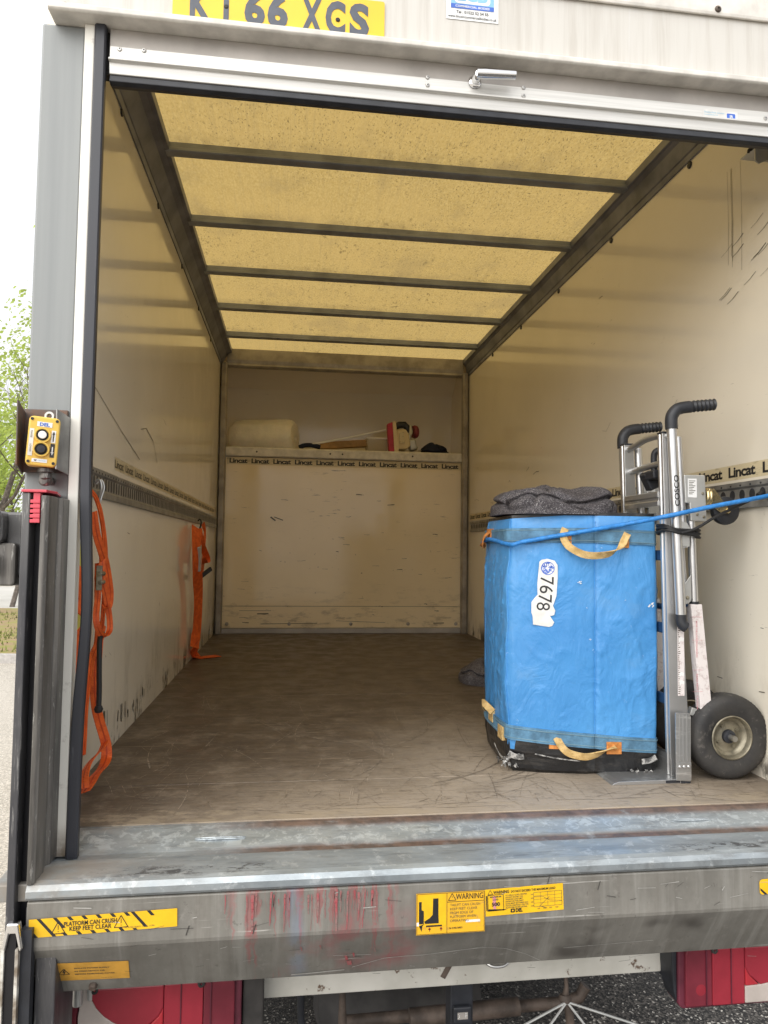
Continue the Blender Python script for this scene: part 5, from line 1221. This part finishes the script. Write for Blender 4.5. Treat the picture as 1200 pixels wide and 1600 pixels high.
# cross members between near and far sides
mb = MB(); mb.tube(smooth_path([(.722, YN-.01, 1.044), (.718, YN+.05, 1.052), (.716, YN+.13, 1.052), (.716, YN+.21, 1.040), (.719, YF+.05, 1.034)], 6), .0105, 12); cr1 = mb.build('cross_tube', 'palloy', ht_)
mb = MB(); mb.tube(smooth_path([(.731, YN-.01, .962), (.729, YN+.08, .966), (.727, YN+.2, .962), (.726, YF+.05, .958)], 6), .0105, 12); mb.build('cross_tube', 'palloy', ht_)
for yy in (YF+.025, YN+.03): MB().lathe([(.011, -.010), (.0155, -.008), (.0155, .008), (.011, .010)], (.727, yy, .959), (0, 1, 0), 14).build('tube_collar', 'rubber', ht_)
mb = MB(); mb.prism([(0, 0), (.006, -.003), (.006, .012), (.003, .015), (.003, .022), (.006, .026), (.006, .041), (0, .044)], lambda p, q, t: (xl(.85)-.004+p*-1+.006, t, .832+q), YN+.03, YF); mb.build('cross_bar', 'palloy', ht_, bevel=.001)
mb = MB(); mb.box(.735, .739, YN+.10, YN+.26, .775, .812); cpl = mb.build('pivot_plate', 'sheet', ht_, bevel=.001)
for yy in (YN+.14, YN+.21): MB().lathe([(0, .004), (.007, .0035), (.009, 0)], (.735, yy, .793), (-1, 0, 0), 10).build('rivet', 'rim', cpl)
for z_, m in ((.676, 'darkblue'), (.452, 'darkblue'), (.235, 'darkblue')):
    mb = MB(); mb.box(xl(z_)+.006, xl(z_)+.016, YN+.028, YF+.002, z_-.016, z_+.016); mb.build('slat', m, ht_, bevel=.003)
MB().tube([(.755, YN+.03, .512), (.76, YF, .512)], .010, 12).build('cross_tube', 'darkblue', ht_)
MB().tube([(.79, YN+.02, .526), (.745, YN+.024, .526)], .008, 10).build('lock_rod', 'darkblue', ht_)
MB().tube([(.910, .16, .127), (.910, .50, .127)], .009, 10).build('axle', 'steel', ht_)
# release handle and its clip
mb = MB(); mb.tube(smooth_path([(.735, .30, .945), (.733, .30, .99), (.737, .295, 1.01), (.755, .28, 1.016), (.775, .26, 1.017)], 6), .0105, 12); mb.build('release_handle', 'rubber', ht_)
mb = MB(); mb.obox((.742, .31, .935), ((1, 0, .1), (0, 1, 0), (-.1, 0, 1)), (.030, .045, .014)); mb.obox((.738, .335, .92), ((1, 0, .5), (0, 1, 0), (-.5, 0, 1)), (.02, .02, .03)); mb.build('release_clip', 'rubber', ht_, bevel=.006, seg=3)
# toe plate
mb = MB(); mb.prism([(.522, .0), (.765, .0), (.765, .012), (.545, .010), (.530, .006)], fry, .165, .50); tp = mb.build('toe_plate', 'palloy', ht_, bevel=.001)
mb = MB(); mb.add([(.70, .50, .085), (.742, .163, .062), (.765, .163, .062), (.765, .163, .012), (.70, .50, .012), (.745, .166, .012)], [(0, 1, 5, 4), (1, 2, 3, 5)]); 
mb.prism([(.745, .012), (.752, .012), (.752, .066), (.745, .066)], fry, .165, .5); mb.build('toe_upstand', 'palloy', tp)
mb = MB(); mb.box(.746, .757, .162, .2, .012, .066); mb.build('toe_upstand', 'palloy', tp)
mb = MB(); mb.prism([(.7205, .010), (.767, .006), (.769, .196), (.764, .206), (.7205, .208)], fry, .1605, .1655); sp_ = mb.build('side_plate', 'palloy', ht_, bevel=.001)
for x_ in (.731, .742, .754): MB().box(x_, x_+.0025, .159, .1604, .066, .203).build('rib', 'talloy', sp_)
MB().box(.724, .768, .159, .1604, .010, .062).build('rib', 'palloy', sp_, bevel=.001)
for x_ in (.732, .746, .760): MB().lathe([(0, .004), (.004, .003), (.006, 0)], (x_, .1585, .050), (0, -1, 0), 10).build('rivet', 'talloy', sp_)
MB().box(.69, .735, .1645, .167, .002, .010).build('slot', 'rubber', tp); MB().box(.738, .768, .162, .18, -.0005, .0135).build('toe_foot', 'rubber', tp, bevel=.002)
d = Decal((.744, YN-.0006, .252), (1, 0, 0), (.0, 0, 1)); d.rect(0, 0, .022, .222, 'pinklabel'); rq = random.Random(5)
for i in range(34): d.rect(.002, .006+.0063*i, .002+rq.uniform(.002, .008), .0085+.0063*i, 'greyink', 1)
for z_ in (.03, .055, .16): d.poly([(.006, z_), (.012, z_+.006), (.02, z_+.004), (.022, z_+.013), (.010, z_+.018), (.005, z_+.012)], 'white', 2)
d.build('worn_label', ht_)

# ================================================================== ROPE, BUNGEE
P = [onleft(.98, .712, .008)[0], onleft(.6, .722, .010)[0], atY(797, 851, .304), *[onfront(px, py)[0]+onfront(px, py)[1]*.016 for px, py in ((815, 847), (860, 839), (920, 829))], onfront(975, 819)[0]+Vector((.0, -.012, 0)), atY(1045, 806, .155), atY(1110, 792, .145), atY(1199, 775, .122), Vector((1.004, .10, .868))]
mb = MB(); mb.tube(smooth_path(P, 8), .0070, 10); o = mb.build('blue_rope', 'bluerope'); tag(o, 'taut blue rope running from the blue box to the right wall rail', 'rope')
mb = MB(); y0_, y1_ = .150, .235
for k in range(3):
    dz = .0075*k; lp_ = []
    for i in range(33):
        a_ = 2*math.pi*i/32; lp_.append((.752+.056*math.copysign(abs(math.cos(a_))**.5, math.cos(a_)), .193+.042*math.copysign(abs(math.sin(a_))**.5, math.sin(a_)), .742+dz+.004*math.sin(a_*2+k)-.008*math.cos(a_)))
    mb.tube(lp_, .0045, 8, cap=False)
mb.tube(smooth_path([(.735, .148, .744), (.78, .146, .757), (.85, .152, .795), (.93, .155, .832), (.985, .15, .858), (1.003, .15, .872)], 6), .0045, 8)
mb.tube([(.99, .15, .862), (1.004, .15, .872)], .009, 10)
o = mb.build('bungee_cord', 'cord'); tag(o, 'black bungee cord looped round the hand truck rails and hooked to the wall', 'bungee cord')

# ================================================================== ORANGE RATCHET STRAPS
def hooks(mb, c, m=0):
    for dy in (-.008, .008):
        mb.tube(smooth_path([c+Vector((0, dy, .03)), c+Vector((.012, dy*1.3, .042)), c+Vector((.02, dy*1.6, .02)), c+Vector((.014, dy, -.01)), c+Vector((.012, 0, -.034))], 5), .0035, 8, m)
def wall_path(pts): return [atX(px, py, xx) for px, py, xx in pts]
st = thing('ratchet_strap', 'bright orange ratchet strap hung in long loops beside the door post', 'ratchet strap', (-.985, .36, 0), 'orange straps on the left wall')
hc = atX(149, 772, -.992); mb = MB(); hooks(mb, hc); mb.build('hook', 'steel', st)
Yw = Vector((.25, 1, 0)); Yv = Vector((.75, -.6, 0))
def rb(pts, wd, wdt=.030, n=7, name='webbing', m='orange'):
    P = smooth_path(wall_path(pts), n); mb = MB(); mb.ribbon(P, wd, wdt, .0028); mb.ribbon(P, wd, wdt*.14, .0036, 1); return mb.build(name, [m, 'orange2'], st)
rb([(150, 778, -.985), (157, 800, -.975), (163, 840, -.968), (165, 880, -.97), (163, 930, -.975), (158, 1000, -.98), (154, 1060, -.982), (152, 1120, -.98)], Yw, .022)
rb([(143, 768, -.98), (152, 782, -.972), (160, 815, -.966), (163, 850, -.966), (164, 870, -.97)], Vector((.3, 1, .1)), .014)
rb([(146, 800, -.972), (151, 835, -.968), (158, 858, -.963), (166, 885, -.96), (171, 915, -.956), (172, 932, -.955), (168, 948, -.956), (164, 944, -.964)], Vector((.5, .9, .15)), .026)
rb([(160, 870, -.966), (160, 905, -.962), (166, 935, -.957), (171, 965, -.953), (171, 985, -.952), (163, 995, -.954), (154, 984, -.96), (150, 965, -.966), (153, 930, -.974), (152, 900, -.976)], Vector((.8, .45, .3)), .017)
rb([(152, 880, -.985), (151, 930, -.985), (152, 980, -.983), (150, 1010, -.98), (143, 1030, -.978), (139, 1060, -.978), (134, 1110, -.978), (132, 1150, -.978), (130, 1180, -.978)], Yw, .022)
rb([(160, 975, -.98), (155, 1000, -.978), (148, 1040, -.976), (148, 1090, -.972), (155, 1125, -.966), (162, 1148, -.957), (166, 1165, -.950), (166, 1185, -.944), (160, 1199, -.940), (148, 1212, -.934), (140, 1226, -.928), (131, 1238, -.925)], [Vector((.35+.5*min(1, i/60), 1-.5*min(1, i/60), .3*min(1, i/60))) for i in range(78)], .030)
rb([(164, 1160, -.952), (158, 1172, -.95), (146, 1184, -.944), (136, 1198, -.938), (131, 1216, -.932), (131, 1232, -.928)], Vector((.7, .3, .6)), .026)
mb = MB(); P = smooth_path(wall_path([(160, 990, -.962), (156, 1000, -.96), (155, 1040, -.956), (155, 1080, -.953), (154, 1108, -.952)]), 5); mb.tube(P, .0075, 10); mb.lathe([(0, -.012), (.009, -.009), (.0125, 0), (.009, .009), (0, .012)], P[-1], (0, 0, 1), 12); mb.build('toggle_cord', 'cord', st)
c_ = atX(155, 903, -.965); mb = MB(); mb.obox(c_, ((1, .2, 0), (-.2, 1, 0), (0, 0, 1)), (.008, .012, .035)); mb.tube([c_+Vector((.006, -.022, .012)), c_+Vector((.006, .022, .012))], .007, 10); mb.tube([c_+Vector((.008, -.018, -.012)), c_+Vector((.008, .018, -.012))], .006, 10); mb.build('ratchet', 'rim', st, bevel=.002)
y2 = thing('ratchet_strap', 'yellow and orange strap hung behind the bulging rubber door seal', 'ratchet strap', (-1.0, .23, 0), 'orange straps on the left wall')
mb = MB(); mb.ribbon(smooth_path(wall_path([(127, 800, -1.0), (127, 860, -1.0), (126, 900, -1.0), (125, 960, -1.0), (126, 1000, -1.0), (122, 1050, -1.0)]), 5), Yw, .07, .003); mb.build('webbing', 'hivis', y2)
mb = MB(); mb.ribbon(smooth_path(wall_path([(130, 890, -.985), (125, 912, -.985), (129, 935, -.985), (124, 960, -.985)]), 5), Vector((.2, 1, .4)), .040, .003); mb.build('webbing', 'orange', y2)
mb = MB(); mb.ribbon(smooth_path(wall_path([(121, 985, -.985), (124, 1010, -.985), (121, 1035, -.985), (120, 1070, -.985)]), 5), Vector((.2, 1, .2)), .036, .003); mb.build('webbing', 'orange', y2)
st3 = thing('ratchet_strap', 'orange strap hooked near the bulkhead with its tail on the floor', 'ratchet strap', (-.98, 2.7, 0), 'orange straps on the left wall')
hc = atX(309, 822, -.995); mb = MB(); hooks(mb, hc, 0); mb.build('hook', 'cord', st3)
def rb3(pts, wd, wdt, m='orange'):
    mb = MB(); mb.ribbon(smooth_path([atX(px, py, xx) if xx < 5 else None for px, py, xx in pts], 6), wd, wdt, .003); return mb.build('webbing', m, st3)
rb3([(307, 824, -.985), (307, 850, -.975), (308, 890, -.972), (310, 930, -.975), (308, 980, -.98), (305, 1000, -.985), (304, 1012, -.985)], Vector((.6, 1, 0)), .075)
rb3([(311, 826, -.985), (315, 850, -.97), (322, 868, -.955), (324, 876, -.95), (320, 880, -.955), (316, 872, -.962)], Vector((.8, .6, .2)), .04)
rb3([(317, 818, -.99), (320, 830, -.985), (319, 850, -.98), (318, 870, -.975), (316, 900, -.975)], Vector((.3, 1, 0)), .03)
e = [atX(304, 1008, -.985), atZ(306, 1022, .02), atZ(312, 1027, .006), atZ(322, 1026.5, .005), atZ(341, 1024.5, .005)]
mb = MB(); mb.ribbon(smooth_path(e, 7), Vector((.15, 1, .0)), .075, .003); mb.build('webbing', 'orange', st3)
c_ = atX(311, 872, -.965); mb = MB(); mb.obox(c_, ((1, 0, 0), (0, 1, .3), (0, -.3, 1)), (.012, .03, .075)); mb.build('ratchet', 'sheet', st3, bevel=.004)
c2 = atX(320, 896, -.95); mb = MB(); mb.obox(c2, ((.6, .3, .5), (-.4, 1, 0), (-.5, 0, 1)), (.05, .014, .012)); mb.build('ratchet_handle', 'cord', st3, bevel=.004)

# ================================================================== THINGS ON THE SHELF ABOVE THE CAB
SZ = 1.4455
def sp3(px, py, y): return atY(px, py, y)
yR = 4.10; a = sp3(370, 676, yR); b = sp3(458, 690, yR); r_ = .128
mb = MB(); c0 = Vector((a.x-.03, yR+.10, SZ+r_*1.2)); c1 = Vector((b.x+.015, yR-.05, SZ+r_*1.2)); ax = (c1-c0).normalized(); ln = (c1-c0).length
prof = [(0, 0), (.05, -.01), (.105, .0), (.124, .03), (.128, .09), (.128, ln-.08), (.124, ln-.025), (.108, ln), (.07, ln+.008), (.022, ln+.004), (.018, ln-.01), (.016, ln-.12), (0, ln-.12)]
mb.lathe([(a_*1.2, b_*1.0) for a_, b_ in prof], c0, ax, 56, 0, lambda k, i: (.003*math.sin(k*.9)+.003*math.sin(k*.37+i)) if 1 < i < 9 else 0); o = mb.build('bubble_wrap_roll', 'wrap'); tag(o, 'fat roll of pale bubble wrap at the left end of the shelf', 'bubble wrap roll')
yT = 4.06; tl = thing('power_tool', 'cream and red power tool with black handle standing on the shelf', 'power tool', (sp3(630, 706, yT).x, yT, SZ))
def px_poly(pts, y): return [(sp3(px, py, y).x, sp3(px, py, y).z) for px, py in pts]
MB().prism(px_poly([(603, 665), (611, 662), (614, 690), (616, 712), (606, 712)], yT), fry, yT-.09, yT-.02).build('guard', 'toolred', tl, bevel=.004)
MB().prism(px_poly([(611, 662), (616, 661), (621, 712), (614, 712)], yT), fry, yT-.10, yT+.03).build('sole_plate', 'cream', tl, bevel=.003)
MB().prism(px_poly([(617, 673), (632, 672), (637, 680), (640, 698), (634, 704), (619, 704)], yT), fry, yT-.07, yT+.06).build('body', 'cream', tl, bevel=.014, seg=3)
MB().prism(px_poly([(622, 678), (629, 677), (631, 694), (622, 695)], yT), fry, yT-.078, yT-.069).build('vent_panel', 'tape', tl, bevel=.003)
mb = MB(); mb.tube([sp3(617, 667, yT), sp3(624, 664, yT), sp3(632, 664, yT), sp3(636, 668, yT), sp3(638, 676, yT)], [.028, .03, .03, .028, .02], 12); mb.build('grip', 'rubber', tl)
mb = MB(); mb.lathe([(0, -.02), (.05, -.018), (.058, 0), (.05, .02), (0, .025)], sp3(648, 675, yT+.03), (1, .25, .1), 24, 0); mb.build('blade_cover', 'maroon', tl)
mb = MB(); mb.tube([sp3(641, 664, yT), sp3(642, 675, yT-.02), sp3(639, 686, yT-.02)], [.012, .018, .014], 10); mb.build('blade_guard', 'sheet', tl)
mb = MB(); mb.obox(sp3(644, 694, yT)+Vector((0, 0, -.01)), ((1, 0, .3), (0, 1, 0), (-.3, 0, 1)), (.035, .05, .05)); mb.build('motor', 'sheet', tl, bevel=.02, seg=3)
mb = MB(); mb.box(sp3(606, 700, yT).x, sp3(650, 700, yT).x, yT-.06, yT+.07, SZ, SZ+.035); mb.build('base', 'rubber', tl, bevel=.006)
jx = sp3(678, 700, 4.10).x
felt_lump('work_jacket', 'dark navy jacket bundled at the right end of the shelf', (jx, 4.10, SZ), .135, .12, .13, 5.7, 8, 'navy', 'jacket', None)
yB = 4.16; x0 = sp3(572, 690, yB).x; x1 = sp3(604, 690, yB).x
tb = thing('plastic_tub', 'clear plastic tub beside the red power tool', 'tub', ((x0+x1)/2, yB, SZ))
mb = MB(); z1 = sp3(590, 688, yB).z
mb.add([(x0+.01, yB-.1, SZ+.002), (x1-.01, yB-.1, SZ+.002), (x1-.01, yB+.1, SZ+.002), (x0+.01, yB+.1, SZ+.002), (x0, yB-.11, z1), (x1, yB-.11, z1), (x1, yB+.11, z1), (x0, yB+.11, z1)], [(0, 1, 2, 3), (0, 1, 5, 4), (1, 2, 6, 5), (2, 3, 7, 6), (3, 0, 4, 7)]); mb.build('body', 'tub', tb)
mb = MB(); mb.tube([(x0, yB-.11, z1), (x1, yB-.11, z1), (x1, yB+.11, z1), (x0, yB+.11, z1), (x0, yB-.11, z1)], .007, 8); mb.build('rim', 'white', tb)
yW = 4.22; a = sp3(500, 697, yW); b = sp3(572, 693, yW); mb = MB(); mb.obox((a+b)/2, (b-a, (0, 1, 0), (0, 0, 1)), ((b-a).length/2, .05, .028)); o = mb.build('timber_batten', 'wood', bevel=.003); o['label'] = 'short brown timber batten lying behind the white rod on the shelf'; o['category'] = 'batten'
mb = MB(); mb.tube([sp3(484, 695, 4.03), sp3(545, 684, 4.05), sp3(603, 672, 4.08)], .0085, 8); o = mb.build('white_rod', 'white'); tag(o, 'thin white rod leaning from the shelf up to the power tool', 'rod')
mb = MB(); mb.tube(smooth_path([sp3(468, 699, 4.02), sp3(476, 696, 4.03), sp3(488, 696, 4.04), sp3(500, 699, 4.03)], 5), [.02]*16, 10); o = mb.build('dark_rag', 'navy'); tag(o, 'small dark rag on the shelf just right of the bubble wrap', 'rag')
